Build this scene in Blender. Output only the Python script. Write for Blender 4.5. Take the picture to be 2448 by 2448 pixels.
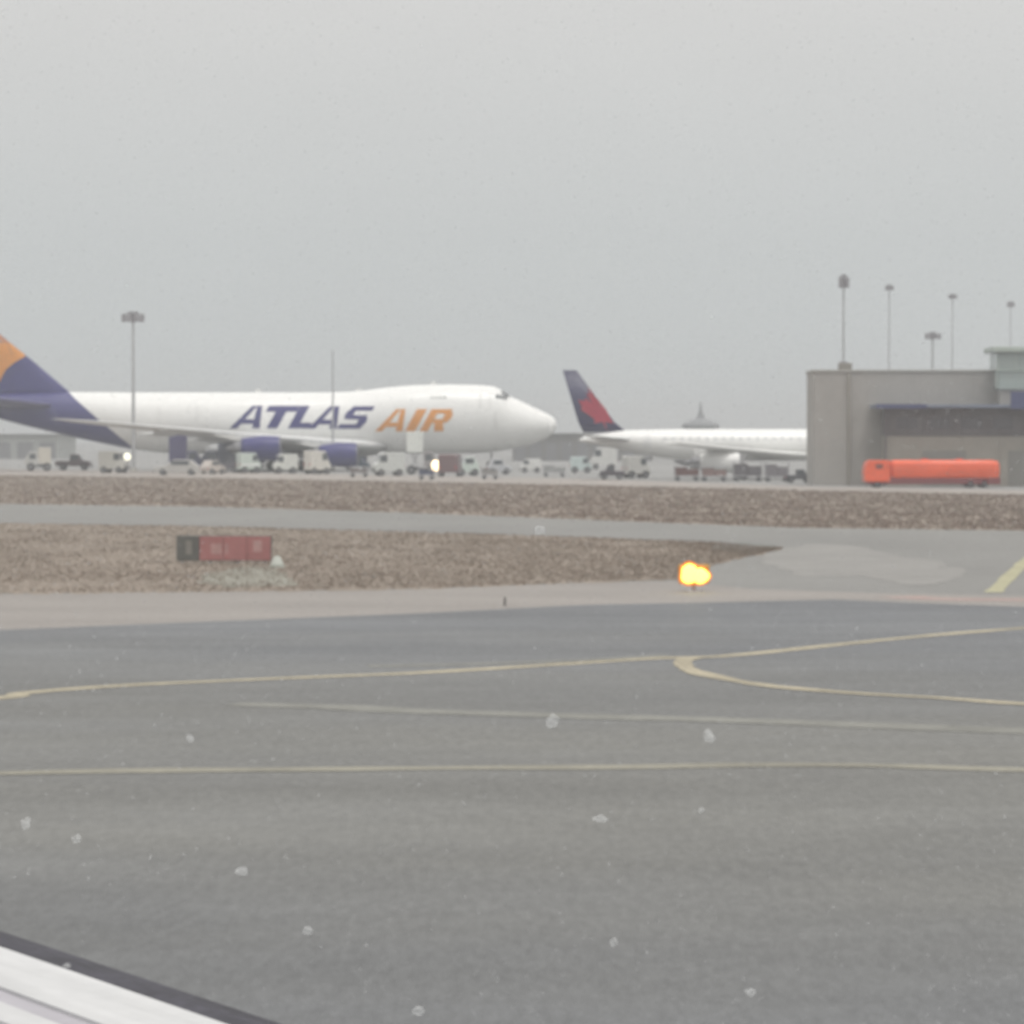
import bpy, bmesh, math, random
from mathutils import Vector, noise
random.seed(7)
R = math.radians
scene = bpy.context.scene
for o in list(bpy.data.objects): bpy.data.objects.remove(o)
C = scene.collection

# ------------------------------------------------------------------ camera
F = 8000.0            # focal length in photograph pixels (2448 wide)
CAM_H = 4.0
HORIZON = 1045.0
PITCH = math.atan((1224 - HORIZON) / F)
cam_d = bpy.data.cameras.new('camera')
cam = bpy.data.objects.new('camera', cam_d); C.objects.link(cam)
cam.location = (0, 0, CAM_H); cam.rotation_euler = (R(90) - PITCH, 0, 0)
cam_d.sensor_width = 36; cam_d.lens = 36 * F / 2448
cam_d.clip_start = 0.05; cam_d.clip_end = 12000
cam_d.dof.use_dof = True; cam_d.dof.focus_distance = 0.9
cam_d.dof.aperture_fstop = 100          # phone focused on the window and the flakes: everything far is soft
scene.camera = cam

# ------------------------------------------------------------------ sky, sun, exposure
SUN_EL, SUN_AZ = 72, 155               # azimuth from +Y towards +X: behind the camera
w = bpy.data.worlds.new('World'); scene.world = w; w.use_nodes = True
nt = w.node_tree; nt.nodes.clear()
out = nt.nodes.new('ShaderNodeOutputWorld'); bg = nt.nodes.new('ShaderNodeBackground')
sky = nt.nodes.new('ShaderNodeTexSky'); sky.sky_type = 'NISHITA'; sky.sun_disc = False
sky.sun_elevation = R(SUN_EL); sky.sun_rotation = R(SUN_AZ); sky.dust_density = 4
hs = nt.nodes.new('ShaderNodeHueSaturation'); hs.inputs['Saturation'].default_value = 0.25
tc = nt.nodes.new('ShaderNodeTexCoord'); sep = nt.nodes.new('ShaderNodeSeparateXYZ')
ramp = nt.nodes.new('ShaderNodeValToRGB')
e = ramp.color_ramp.elements
e[0].position = 0.0; e[0].color = (0.55, 0.585, 0.59, 1)
e[1].position = 1.0; e[1].color = (1.30, 1.27, 1.23, 1)
a = e.new(0.13); a.color = (0.645, 0.645, 0.635, 1)
a = e.new(0.06); a.color = (0.56, 0.583, 0.583, 1)
a = e.new(0.40); a.color = (0.88, 0.86, 0.84, 1)
cn = nt.nodes.new('ShaderNodeTexNoise'); cn.inputs['Scale'].default_value = 9; cn.inputs['Detail'].default_value = 5
mp = nt.nodes.new('ShaderNodeMapping'); mp.inputs['Scale'].default_value = (1, 1, 2.5)
cm = nt.nodes.new('ShaderNodeMapRange'); cm.inputs['To Min'].default_value = 0.97; cm.inputs['To Max'].default_value = 1.03
mulc = nt.nodes.new('ShaderNodeVectorMath'); mulc.operation = 'SCALE'
ten = nt.nodes.new('ShaderNodeVectorMath'); ten.operation = 'SCALE'; ten.inputs['Scale'].default_value = 10
mix = nt.nodes.new('ShaderNodeMixRGB'); mix.inputs['Fac'].default_value = 0.93
L = nt.links.new
L(tc.outputs['Generated'], sep.inputs[0]); L(sep.outputs['Z'], ramp.inputs['Fac'])
L(tc.outputs['Generated'], mp.inputs[0]); L(mp.outputs[0], cn.inputs['Vector']); L(cn.outputs['Fac'], cm.inputs['Value'])
L(ramp.outputs['Color'], mulc.inputs[0]); L(cm.outputs[0], mulc.inputs['Scale'])
L(mulc.outputs[0], ten.inputs[0])
L(sky.outputs[0], hs.inputs['Color']); L(hs.outputs[0], mix.inputs['Color1']); L(ten.outputs[0], mix.inputs['Color2'])
L(mix.outputs[0], bg.inputs['Color']); bg.inputs['Strength'].default_value = 0.1
L(bg.outputs[0], out.inputs['Surface'])
sd = bpy.data.lights.new('sun', 'SUN'); sd.energy = 1.5; sd.angle = R(25); sd.color = (1.0, 0.97, 0.93)
sun = bpy.data.objects.new('sun', sd); C.objects.link(sun)
sdir = Vector((math.sin(R(SUN_AZ)) * math.cos(R(SUN_EL)), math.cos(R(SUN_AZ)) * math.cos(R(SUN_EL)), math.sin(R(SUN_EL))))
sun.rotation_euler = sdir.to_track_quat('Z', 'Y').to_euler()
vs = scene.view_settings
vs.view_transform = 'Standard'; vs.look = 'None'; vs.gamma = 1; vs.use_curve_mapping = False; vs.exposure = 0.10
scene.render.engine = 'CYCLES'

# ------------------------------------------------------------------ helpers
def ray(px, py):
    cx = (px - 1224) / F; cy = -(py - 1224) / F
    f = Vector((0, math.cos(PITCH), -math.sin(PITCH))); u = Vector((0, math.sin(PITCH), math.cos(PITCH)))
    return f + Vector((cx, 0, 0)) + u * cy
def gp(px, py, z=0.0):
    d = ray(px, py); k = (z - CAM_H) / d.z
    return Vector((0, 0, CAM_H)) + d * k
def at(px, py, Y):
    d = ray(px, py); return Vector((0, 0, CAM_H)) + d * (Y / d.y)
def depth(py): return gp(1224, py).y

MC = {}
def mat(name, col, rough=0.7, var=0.12, scale=3.0, bump=0.0, metal=0.0, fine=0.0, fine_scale=40, stretch=(1, 1, 1), spec=0.4, coat=0.0):
    if name in MC: return MC[name]
    m = bpy.data.materials.new(name); m.use_nodes = True; t = m.node_tree; b = t.nodes['Principled BSDF']
    b.inputs['Roughness'].default_value = rough; b.inputs['Metallic'].default_value = metal
    b.inputs['Specular IOR Level'].default_value = spec; b.inputs['Coat Weight'].default_value = coat
    tc = t.nodes.new('ShaderNodeTexCoord'); mp = t.nodes.new('ShaderNodeMapping'); mp.inputs['Scale'].default_value = stretch
    t.links.new(tc.outputs['Object'], mp.inputs[0])
    n = t.nodes.new('ShaderNodeTexNoise'); n.inputs['Scale'].default_value = scale; n.inputs['Detail'].default_value = 6; n.inputs['Roughness'].default_value = 0.6
    t.links.new(mp.outputs[0], n.inputs['Vector'])
    mr = t.nodes.new('ShaderNodeMapRange'); mr.inputs['From Min'].default_value = 0.3; mr.inputs['From Max'].default_value = 0.7
    mr.inputs['To Min'].default_value = 1 - var; mr.inputs['To Max'].default_value = 1 + var
    t.links.new(n.outputs['Fac'], mr.inputs['Value'])
    last = mr.outputs[0]
    n2 = t.nodes.new('ShaderNodeTexNoise'); n2.inputs['Scale'].default_value = fine_scale; n2.inputs['Detail'].default_value = 3
    t.links.new(tc.outputs['Object'], n2.inputs['Vector'])
    if fine:
        m2 = t.nodes.new('ShaderNodeMapRange'); m2.inputs['From Min'].default_value = 0.3; m2.inputs['From Max'].default_value = 0.7
        m2.inputs['To Min'].default_value = 1 - fine; m2.inputs['To Max'].default_value = 1 + fine
        t.links.new(n2.outputs['Fac'], m2.inputs['Value'])
        mu = t.nodes.new('ShaderNodeMath'); mu.operation = 'MULTIPLY'
        t.links.new(last, mu.inputs[0]); t.links.new(m2.outputs[0], mu.inputs[1]); last = mu.outputs[0]
    vm = t.nodes.new('ShaderNodeVectorMath'); vm.operation = 'SCALE'; vm.inputs[0].default_value = col
    t.links.new(last, vm.inputs['Scale']); t.links.new(vm.outputs[0], b.inputs['Base Color'])
    if bump:
        bp = t.nodes.new('ShaderNodeBump'); bp.inputs['Strength'].default_value = bump; bp.inputs['Distance'].default_value = 0.02
        t.links.new(n2.outputs['Fac'], bp.inputs['Height']); t.links.new(bp.outputs[0], b.inputs['Normal'])
    MC[name] = m; return m
def emat(name, col, strength):
    m = bpy.data.materials.new(name); m.use_nodes = True; b = m.node_tree.nodes['Principled BSDF']
    b.inputs['Base Color'].default_value = (*[min(1, c) * 0.5 for c in col], 1)
    b.inputs['Emission Color'].default_value = (*col, 1); b.inputs['Emission Strength'].default_value = strength
    return m
def link(name, bm, m, parent=None, smooth=False, kind=None):
    me = bpy.data.meshes.new(name); bmesh.ops.recalc_face_normals(bm, faces=bm.faces) if kind != 'sheet' else None
    bm.to_mesh(me); bm.free()
    if m:
        for mm in (m if isinstance(m, (list, tuple)) else [m]): me.materials.append(mm)
    if smooth:
        for p in me.polygons: p.use_smooth = True
    o = bpy.data.objects.new(name, me); C.objects.link(o)
    if parent: o.parent = parent
    return o
def tag(o, label, cat, group=None):
    o['label'] = label; o['category'] = cat
    if group: o['group'] = group
    return o
def thing(name, label, cat, loc=(0, 0, 0), rz=0.0, group=None):
    o = bpy.data.objects.new(name, None); C.objects.link(o); o.location = loc; o.rotation_euler = (0, 0, rz)
    o.empty_display_size = 0.5
    return tag(o, label, cat, group)
def box(bm, x0, x1, y0, y1, z0, z1):
    v = [bm.verts.new(p) for p in ((x0,y0,z0),(x1,y0,z0),(x1,y1,z0),(x0,y1,z0),(x0,y0,z1),(x1,y0,z1),(x1,y1,z1),(x0,y1,z1))]
    for f in ((0,3,2,1),(4,5,6,7),(0,1,5,4),(1,2,6,5),(2,3,7,6),(3,0,4,7)): bm.faces.new([v[i] for i in f])
def B(*bx, bevel=0.0, seg=2):
    bm = bmesh.new()
    for b in bx: box(bm, *b)
    if bevel: bmesh.ops.bevel(bm, geom=list(bm.edges), offset=bevel, segments=seg, affect='EDGES', profile=0.5)
    return bm
def tube(bm, p, q, r0, r1=None, n=10, caps=True):
    r1 = r0 if r1 is None else r1; p = Vector(p); q = Vector(q); d = (q - p).normalized()
    a = d.orthogonal().normalized(); b = d.cross(a)
    A = [bm.verts.new(p + (a * math.cos(2*math.pi*i/n) + b * math.sin(2*math.pi*i/n)) * r0) for i in range(n)]
    Bv = [bm.verts.new(q + (a * math.cos(2*math.pi*i/n) + b * math.sin(2*math.pi*i/n)) * r1) for i in range(n)]
    for i in range(n): bm.faces.new((A[i], A[(i+1) % n], Bv[(i+1) % n], Bv[i]))
    if caps: bm.faces.new(A[::-1]); bm.faces.new(Bv)
def T(*ts, n=10):
    bm = bmesh.new()
    for t in ts: tube(bm, *t, n=n)
    return bm
def loft(rings, caps=True):
    bm = bmesh.new(); vv = [[bm.verts.new(p) for p in r] for r in rings]; n = len(rings[0])
    for a, b in zip(vv[:-1], vv[1:]):
        for i in range(n): bm.faces.new((a[i], a[(i+1) % n], b[(i+1) % n], b[i]))
    if caps: bm.faces.new(vv[0][::-1]); bm.faces.new(vv[-1])
    return bm
def lathe_x(prof, cy=0, cz=0, n=28):      # profile (x, r) round an axis along x
    return loft([[(x, cy + r*math.cos(2*math.pi*i/n), cz + r*math.sin(2*math.pi*i/n)) for i in range(n)] for x, r in prof], caps=False)
def lerp_tab(tab, t):
    for a, b in zip(tab[:-1], tab[1:]):
        if t <= b[0]:
            k = (t - a[0]) / (b[0] - a[0]) if b[0] > a[0] else 0
            return [a[i] + (b[i] - a[i]) * k for i in range(1, len(a))]
    return list(tab[-1][1:])
def airfoil(n=9):
    up = []
    for i in range(n):
        c = (1 - math.cos(math.pi * i / (n - 1))) / 2
        yt = 5 * (0.2969*math.sqrt(c) - 0.1260*c - 0.3516*c*c + 0.2843*c**3 - 0.1015*c**4)
        up.append((c, yt))
    return [(c, y) for c, y in up] + [(c, -y - (0.02 if c == 1 else 0)) for c, y in up[::-1][:-1]]
AF = airfoil()
def wing_bm(secs):   # (x_le, chord, y, z, thickness ratio); chord runs towards -x
    return loft([[(x - c*ch, y, z + yt*tr*ch) for c, yt in AF] for x, ch, y, z, tr in secs])
def fin_bm(secs):    # (x_le, chord, z, thickness ratio)
    return loft([[(x - c*ch, yt*tr*ch, z) for c, yt in AF] for x, ch, z, tr in secs])

# ------------------------------------------------------------------ ground
def ext(tab, px):
    if px <= tab[0][0]: return tab[0][1]
    if px >= tab[-1][0]: return tab[-1][1]
    return lerp_tab(tab, px)[0]
def strip(name, top, bot, z, m, x0=-2600, x1=5000, step=40, jag=0.0, near_y=None):
    bm = bmesh.new(); prev = None; px = x0
    rnd = random.Random(hash(name) % 97 if False else len(name))
    while px <= x1:
        j1 = rnd.uniform(-jag, jag); j2 = rnd.uniform(-jag, jag)
        a = gp(px, ext(top, px) + j1, z)
        if bot is None: b = Vector((a.x * 0 + (px - 1224) * 0.03, near_y, z))
        else: b = gp(px, ext(bot, px) + j2, z)
        cur = (bm.verts.new(a), bm.verts.new(b))
        if prev: bm.faces.new((prev[1], cur[1], cur[0], prev[0]))
        prev = cur; px += step
    o = link(name, bm, m, kind='sheet'); o['kind'] = 'structure'; return o

m_apron = mat('apron concrete', (0.235, 0.235, 0.23), 0.8, 0.14, 0.05, fine=0.08, fine_scale=1.5, stretch=(1, 0.25, 1))
m_conc = mat('taxiway concrete', (0.180, 0.178, 0.170), 0.75, 0.10, 0.12, fine=0.07, fine_scale=5, stretch=(1, 0.5, 1), bump=0.1)
m_shoulder = mat('shoulder concrete', (0.235, 0.218, 0.203), 0.8, 0.10, 0.3, fine=0.10, fine_scale=6, stretch=(0.4, 1, 1), bump=0.1)
m_earth = mat('dead turf soil', (0.226, 0.190, 0.156), 0.95, 0.14, 0.12, fine=0.10, fine_scale=4)
m_roadside = mat('service road', (0.285, 0.258, 0.235), 0.85, 0.1, 0.3, fine=0.05)

def asphalt():
    m = bpy.data.materials.new('worn asphalt'); m.use_nodes = True; t = m.node_tree; b = t.nodes['Principled BSDF']
    tc = t.nodes.new('ShaderNodeTexCoord')
    def noise_(scale, det, st=(1,1,1), lo=0.3, hi=0.7, a=0.9, c=1.1):
        mp = t.nodes.new('ShaderNodeMapping'); mp.inputs['Scale'].default_value = st
        n = t.nodes.new('ShaderNodeTexNoise'); n.inputs['Scale'].default_value = scale; n.inputs['Detail'].default_value = det; n.inputs['Roughness'].default_value = 0.62
        r = t.nodes.new('ShaderNodeMapRange'); r.inputs['From Min'].default_value = lo; r.inputs['From Max'].default_value = hi
        r.inputs['To Min'].default_value = a; r.inputs['To Max'].default_value = c
        t.links.new(tc.outputs['Object'], mp.inputs[0]); t.links.new(mp.outputs[0], n.inputs['Vector']); t.links.new(n.outputs['Fac'], r.inputs['Value'])
        return r.outputs[0], n.outputs['Fac']
    a1, _ = noise_(0.11, 4, (0.35, 1, 1), a=0.86, c=1.14)       # broad bands of wear along the taxiway
    a2, _ = noise_(0.8, 6, (0.5, 1, 1), a=0.94, c=1.06)
    a3, f3 = noise_(11, 5, (1, 0.25, 1), a=0.82, c=1.18)
    a4, f4 = noise_(40, 3, (1, 0.3, 1), a=0.80, c=1.20)
    cur = a1
    for x in (a2, a3, a4):
        mu = t.nodes.new('ShaderNodeMath'); mu.operation = 'MULTIPLY'; t.links.new(cur, mu.inputs[0]); t.links.new(x, mu.inputs[1]); cur = mu.outputs[0]
    hue, _ = noise_(0.07, 3, (0.6, 1, 1), a=0.0, c=1.0)
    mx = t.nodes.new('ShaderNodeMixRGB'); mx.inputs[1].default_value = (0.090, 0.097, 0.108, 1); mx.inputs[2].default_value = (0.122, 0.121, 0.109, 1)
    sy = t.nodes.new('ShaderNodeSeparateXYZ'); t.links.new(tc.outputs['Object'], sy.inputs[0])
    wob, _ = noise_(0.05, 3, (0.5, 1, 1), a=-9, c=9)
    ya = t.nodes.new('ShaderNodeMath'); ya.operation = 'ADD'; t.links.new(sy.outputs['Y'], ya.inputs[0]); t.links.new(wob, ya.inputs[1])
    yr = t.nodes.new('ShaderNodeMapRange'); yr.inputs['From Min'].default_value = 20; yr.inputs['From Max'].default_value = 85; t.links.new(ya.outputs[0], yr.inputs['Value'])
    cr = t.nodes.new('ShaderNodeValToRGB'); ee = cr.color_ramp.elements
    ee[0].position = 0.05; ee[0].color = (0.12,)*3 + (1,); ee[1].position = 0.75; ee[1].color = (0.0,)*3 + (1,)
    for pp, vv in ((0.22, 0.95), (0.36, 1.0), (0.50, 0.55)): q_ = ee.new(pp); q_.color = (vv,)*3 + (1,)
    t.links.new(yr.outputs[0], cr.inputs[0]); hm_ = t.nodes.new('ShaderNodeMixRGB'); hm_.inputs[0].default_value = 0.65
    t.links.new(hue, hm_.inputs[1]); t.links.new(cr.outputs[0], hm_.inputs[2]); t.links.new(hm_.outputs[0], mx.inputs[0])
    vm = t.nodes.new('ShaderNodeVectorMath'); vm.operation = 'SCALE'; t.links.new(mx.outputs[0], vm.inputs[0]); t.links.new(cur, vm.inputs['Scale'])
    t.links.new(vm.outputs[0], b.inputs['Base Color'])
    rr, _ = noise_(0.25, 4, (0.4, 1, 1), a=0.5, c=0.7); t.links.new(rr, b.inputs['Roughness'])
    b.inputs['Specular IOR Level'].default_value = 0.5
    bp = t.nodes.new('ShaderNodeBump'); bp.inputs['Strength'].default_value = 0.2; bp.inputs['Distance'].default_value = 0.005
    t.links.new(f4, bp.inputs['Height']); t.links.new(bp.outputs[0], b.inputs['Normal'])
    return m
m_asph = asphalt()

bm = bmesh.new(); S = 3000
v = [bm.verts.new(p) for p in ((-1600, -60, 0), (1600, -60, 0), (1600, S, 0), (-1600, S, 0))]; bm.faces.new(v)
g = link('ground', bm, m_apron, kind='sheet'); g['kind'] = 'structure'

ROAD_TOP = [(-400, 1112), (0, 1121), (500, 1129), (1000, 1138), (1400, 1145), (1950, 1164), (2448, 1173), (3200, 1185)]
TURF_TOP = [(-400, 1128), (0, 1136), (500, 1143), (1000, 1152), (1400, 1160), (1950, 1173), (2448, 1183), (3200, 1195)]
TURF_BOT = [(-400, 1198), (0, 1205), (500, 1212), (1000, 1227), (1400, 1243), (1900, 1262), (2448, 1269), (3200, 1275)]
NT_TOP = [(-400, 1246), (0, 1251), (500, 1259), (900, 1269), (1400, 1285), (1700, 1297), (1870, 1311)]
NT_BOT = [(-400, 1421), (0, 1420), (600, 1414), (1000, 1409), (1400, 1393), (1620, 1386), (1690, 1356), (1750, 1340), (1820, 1325), (1870, 1313)]
ASPH_TOP = [(-400, 1515), (0, 1506), (340, 1492), (700, 1478), (1000, 1466), (1400, 1446), (1700, 1440), (2000, 1433), (2160, 1440), (2448, 1450), (3200, 1462)]
strip('service_road', ROAD_TOP, TURF_TOP, 0.004, m_roadside)
strip('far_verge', TURF_TOP, TURF_BOT, 0.008, m_earth, jag=1.0)
strip('far_taxiway', TURF_BOT, ASPH_TOP, 0.012, m_conc)
strip('near_verge', NT_TOP, NT_BOT, 0.020, m_earth, x1=1870, step=11, jag=2.4)
SH_TOP = [(-400, 1421), (0, 1420), (600, 1414), (1000, 1409), (1400, 1393), (1620, 1390), (1800, 1408), (2100, 1418), (2448, 1424), (3200, 1434)]
strip('shoulder', SH_TOP, ASPH_TOP, 0.016, m_shoulder)
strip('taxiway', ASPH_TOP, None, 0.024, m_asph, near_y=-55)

def blob(name, cx, cy, rx, ry, z, m, seed):
    bm = bmesh.new(); c0 = bm.verts.new(gp(cx, cy, z)); vv = []
    for i in range(40):
        a_ = 2*math.pi*i/40; k = 1 + 0.45*noise.noise(Vector((math.cos(a_)*1.7 + seed, math.sin(a_)*1.7, seed))) + 0.15*noise.noise(Vector((math.cos(a_)*6, math.sin(a_)*6, seed)))
        vv.append(bm.verts.new(gp(cx + rx*k*math.cos(a_), cy + ry*k*math.sin(a_), z)))
    for i in range(40): bm.faces.new((c0, vv[(i+1) % 40], vv[i]))
    o = link(name, bm, m, kind='sheet'); o['kind'] = 'structure'
m_pg2 = mat('grey green gravel', (0.23, 0.225, 0.19), 0.9, 0.12, 0.8, fine=0.15, fine_scale=8)
m_pc = mat('paler worn concrete', (0.215, 0.210, 0.200), 0.8, 0.10, 0.3, fine=0.08, fine_scale=5)
m_wet = mat('dark damp earth', (0.150, 0.155, 0.145), 0.8, 0.15, 0.8, fine=0.12, fine_scale=6)
blob('gravel_patch', 590, 1382, 120, 24, 0.024, m_pg2, 3.1); blob('damp_patch', 1780, 1310, 75, 13, 0.0235, m_wet, 8.3)
blob('concrete_patch', 2010, 1340, 210, 34, 0.0155, m_pc, 5.2); blob('concrete_patch', 2190, 1375, 120, 20, 0.0175, m_pc, 1.2)

# painted lines
def smooth_pts(pts, n=10):
    out = []
    P = [pts[0]] + pts + [pts[-1]]
    for i in range(1, len(P) - 2):
        p0, p1, p2, p3 = P[i-1], P[i], P[i+1], P[i+2]
        for k in range(n):
            t = k / n
            out.append(0.5 * ((2*p1) + (-p0 + p2)*t + (2*p0 - 5*p1 + 4*p2 - p3)*t*t + (-p0 + 3*p1 - 3*p2 + p3)*t**3))
    out.append(P[-2]); return out
def ribbon(name, px, wid, z, m):
    pts = smooth_pts([gp(x, y, z) for x, y in px]); bm = bmesh.new(); prev = None
    for i, p in enumerate(pts):
        d = pts[min(i+1, len(pts)-1)] - pts[max(i-1, 0)]; d.normalize(); nrm = Vector((-d.y, d.x, 0))
        ww = wid * (1 + 0.30 * noise.noise(p * 0.6) + 0.15 * noise.noise(p * 2.3))
        cur = (bm.verts.new(p + nrm*ww/2), bm.verts.new(p - nrm*ww/2))
        if prev: bm.faces.new((prev[1], cur[1], cur[0], prev[0]))
        prev = cur
    o = link(name, bm, m, kind='sheet'); o['kind'] = 'structure'; return o
m_yel = mat('worn yellow line paint', (0.315, 0.28, 0.20), 0.7, 0.28, 0.5, fine=0.25, fine_scale=9)
m_pale = mat('faded pale line paint', (0.175, 0.175, 0.157), 0.7, 0.2, 1.2, fine=0.12, fine_scale=9)
m_pink = mat('faded pink line paint', (0.30, 0.22, 0.20), 0.7, 0.12, 1.0, fine=0.1)
m_seal = mat('dark joint sealant', (0.10, 0.105, 0.11), 0.8, 0.15, 2)
ribbon('centre_line', [(-500,1712),(0,1668),(60,1656),(300,1638),(700,1620),(1000,1608),(1300,1590),(1560,1574),(1700,1570)], 0.45, 0.030, m_yel)
ribbon('branch_line', [(1701,1570),(1800,1562),(2000,1541),(2200,1521),(2448,1501),(2900,1470)], 0.42, 0.030, m_yel)
ribbon('turn_line', [(1700,1569),(1652,1573),(1632,1583),(1655,1603),(1745,1624),(1850,1640),(2050,1657),(2250,1668),(2448,1682),(3000,1712)], 0.36, 0.034, m_yel)
ribbon('faint_line', [(560,1683),(800,1690),(1000,1700),(1400,1712),(1700,1720),(2000,1731),(2448,1747),(3000,1762)], 0.8, 0.030, m_pale)
ribbon('faint_line', [(880,1592),(1100,1588),(1400,1577),(1600,1566)], 0.4, 0.030, m_pale)
ribbon('edge_line', [(-400,1856),(0,1848),(300,1842),(700,1839),(1100,1835),(1500,1833),(1800,1828),(2100,1830),(2448,1840),(3000,1850)], 0.50, 0.030, mat('faded yellowish paint', (0.215, 0.205, 0.165), 0.7, 0.3, 0.4, fine=0.12, fine_scale=9))
ribbon('far_turn_line', [(2374,1416),(2395,1396),(2430,1362),(2480,1325),(2600,1290)], 0.42, 0.020, mat('yellow line', (0.33,0.315,0.20), 0.7, 0.15, 1))
ribbon('shoulder_line', [(2150,1426),(2250,1432),(2448,1434),(2900,1438)], 1.3, 0.020, m_pink)
#ribbon('joint', [(-300,1950),(600,1925),(1500,1921),(2700,1935)], 0.10, 0.028, m_seal)
#ribbon('joint', [(-300,1760),(700,1742),(1500,1775),(2700,1800)], 0.07, 0.028, m_seal)

# ------------------------------------------------------------------ dead grass (stuff)
def grass(name, top, bot, x0, x1, count, hmin, hmax, wmul, cols):
    rnd = random.Random(5); verts = []; faces = []; mi = []
    k = 0
    while k < count:
        px = rnd.uniform(x0, x1); y0 = ext(top, px); y1 = ext(bot, px)
        if y1 - y0 < 2: continue
        # uniform over depth
        d0 = depth(y0); d1 = depth(y1); Y = rnd.uniform(d1, d0); X = (px - 1224) / F * Y
        c = 0.5 + 0.5 * noise.noise(Vector((X * 0.35, Y * 0.16, 3)))
        if rnd.random() > 0.35 + c: continue
        col = 0 if rnd.random() < 0.62 else (1 if rnd.random() < 0.7 else 2)
        for b in range(3):
            h = rnd.uniform(hmin, hmax) * (0.6 + 0.8 * c); a = rnd.uniform(0, 6.28); wd = wmul * rnd.uniform(0.6, 1.3)
            dx = math.cos(a) * wd; dy = math.sin(a) * wd; ox = rnd.uniform(-wd, wd) * 2; oy = rnd.uniform(-wd, wd) * 2
            i = len(verts); lx = rnd.uniform(-h, h) * 0.6; ly = rnd.uniform(-h, h) * 0.6
            verts += [(X+ox-dx, Y+oy-dy, 0.01), (X+ox+dx, Y+oy+dy, 0.01), (X+ox+lx, Y+oy+ly, 0.02+h)]
            faces.append((i, i+1, i+2)); mi.append(col)
        k += 1
    me = bpy.data.meshes.new(name); me.from_pydata(verts, [], faces); me.polygons.foreach_set('material_index', mi)
    for m in cols: me.materials.append(m)
    o = bpy.data.objects.new(name, me); C.objects.link(o); o['kind'] = 'stuff'; return o
gm = [mat('straw', (0.240, 0.196, 0.162), 0.9, 0.15, 1.5), mat('brown dead blades', (0.222, 0.180, 0.149), 0.9, 0.2, 1.5), mat('olive blades', (0.222, 0.205, 0.165), 0.9, 0.2, 1.5)]
o = grass('dead_grass', NT_TOP, NT_BOT, -350, 1868, 42000, 0.02, 0.055, 0.022, gm)
tag(o, 'short brown dead grass on the near verge behind the red sign', 'grass')
gm2 = [mat('russet straw', (0.238, 0.190, 0.163), 0.9, 0.15, 1), mat('russet dark blades', (0.215, 0.170, 0.147), 0.9, 0.2, 1), gm[2]]
o = grass('dead_grass', TURF_TOP, TURF_BOT, -350, 2800, 38000, 0.03, 0.08, 0.06, gm2)
tag(o, 'russet dead grass in the far strip between taxiway and service road', 'grass')

# ------------------------------------------------------------------ jumbo jet
m_white = mat('white aircraft paint', (0.78, 0.785, 0.77), 0.38, 0.035, 0.7, fine=0.02, fine_scale=5, stretch=(0.5, 1, 1), coat=0.2)
m_purple = mat('deep purple paint', (0.026, 0.025, 0.155), 0.4, 0.12, 0.7, fine=0.06, fine_scale=3)
m_gold = mat('orange gold paint', (0.70, 0.29, 0.055), 0.45, 0.08, 1.0)
m_dkgold = mat('burnt orange paint', (0.45, 0.19, 0.09), 0.45, 0.08, 1.0)
m_grey = mat('light grey wing paint', (0.66, 0.67, 0.67), 0.45, 0.06, 0.6)
m_metal = mat('bare metal', (0.25, 0.25, 0.26), 0.35, 0.08, 2, metal=0.6)
m_dark = mat('dark cavity', (0.035, 0.035, 0.04), 0.8, 0.1, 2)
m_glass = mat('dark glass', (0.05, 0.06, 0.07), 0.12, 0.05, 1, spec=0.6)
m_tyre = mat('black rubber', (0.03, 0.03, 0.032), 0.85, 0.1, 4)
m_strut = mat('grey gear paint', (0.45, 0.45, 0.46), 0.5, 0.08, 3)

def two_tone(name, ca, cb, k, off, zref):    # paint scheme: purple aft of a slanted line on the skin
    m = bpy.data.materials.new(name); m.use_nodes = True; t = m.node_tree; b = t.nodes['Principled BSDF']
    tc = t.nodes.new('ShaderNodeTexCoord'); s = t.nodes.new('ShaderNodeSeparateXYZ'); t.links.new(tc.outputs['Object'], s.inputs[0])
    mz = t.nodes.new('ShaderNodeMath'); mz.operation = 'MULTIPLY_ADD'; t.links.new(s.outputs['Z'], mz.inputs[0]); mz.inputs[1].default_value = k; mz.inputs[2].default_value = off - k*zref
    ad = t.nodes.new('ShaderNodeMath'); ad.operation = 'ADD'; t.links.new(mz.outputs[0], ad.inputs[0]); t.links.new(s.outputs['X'], ad.inputs[1])
    lt = t.nodes.new('ShaderNodeMath'); lt.operation = 'LESS_THAN'; t.links.new(ad.outputs[0], lt.inputs[0]); lt.inputs[1].default_value = 0
    n = t.nodes.new('ShaderNodeTexNoise'); n.inputs['Scale'].default_value = 0.9; n.inputs['Detail'].default_value = 5; t.links.new(tc.outputs['Object'], n.inputs['Vector'])
    r = t.nodes.new('ShaderNodeMapRange'); r.inputs['To Min'].default_value = 0.93; r.inputs['To Max'].default_value = 1.06; t.links.new(n.outputs['Fac'], r.inputs['Value'])
    mx = t.nodes.new('ShaderNodeMixRGB'); mx.inputs[1].default_value = (*ca, 1); mx.inputs[2].default_value = (*cb, 1); t.links.new(lt.outputs[0], mx.inputs[0])
    vm = t.nodes.new('ShaderNodeVectorMath'); vm.operation = 'SCALE'; t.links.new(mx.outputs[0], vm.inputs[0]); t.links.new(r.outputs[0], vm.inputs['Scale'])
    t.links.new(vm.outputs[0], b.inputs['Base Color']); b.inputs['Roughness'].default_value = 0.4; b.inputs['Coat Weight'].default_value = 0.2
    return m

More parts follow.
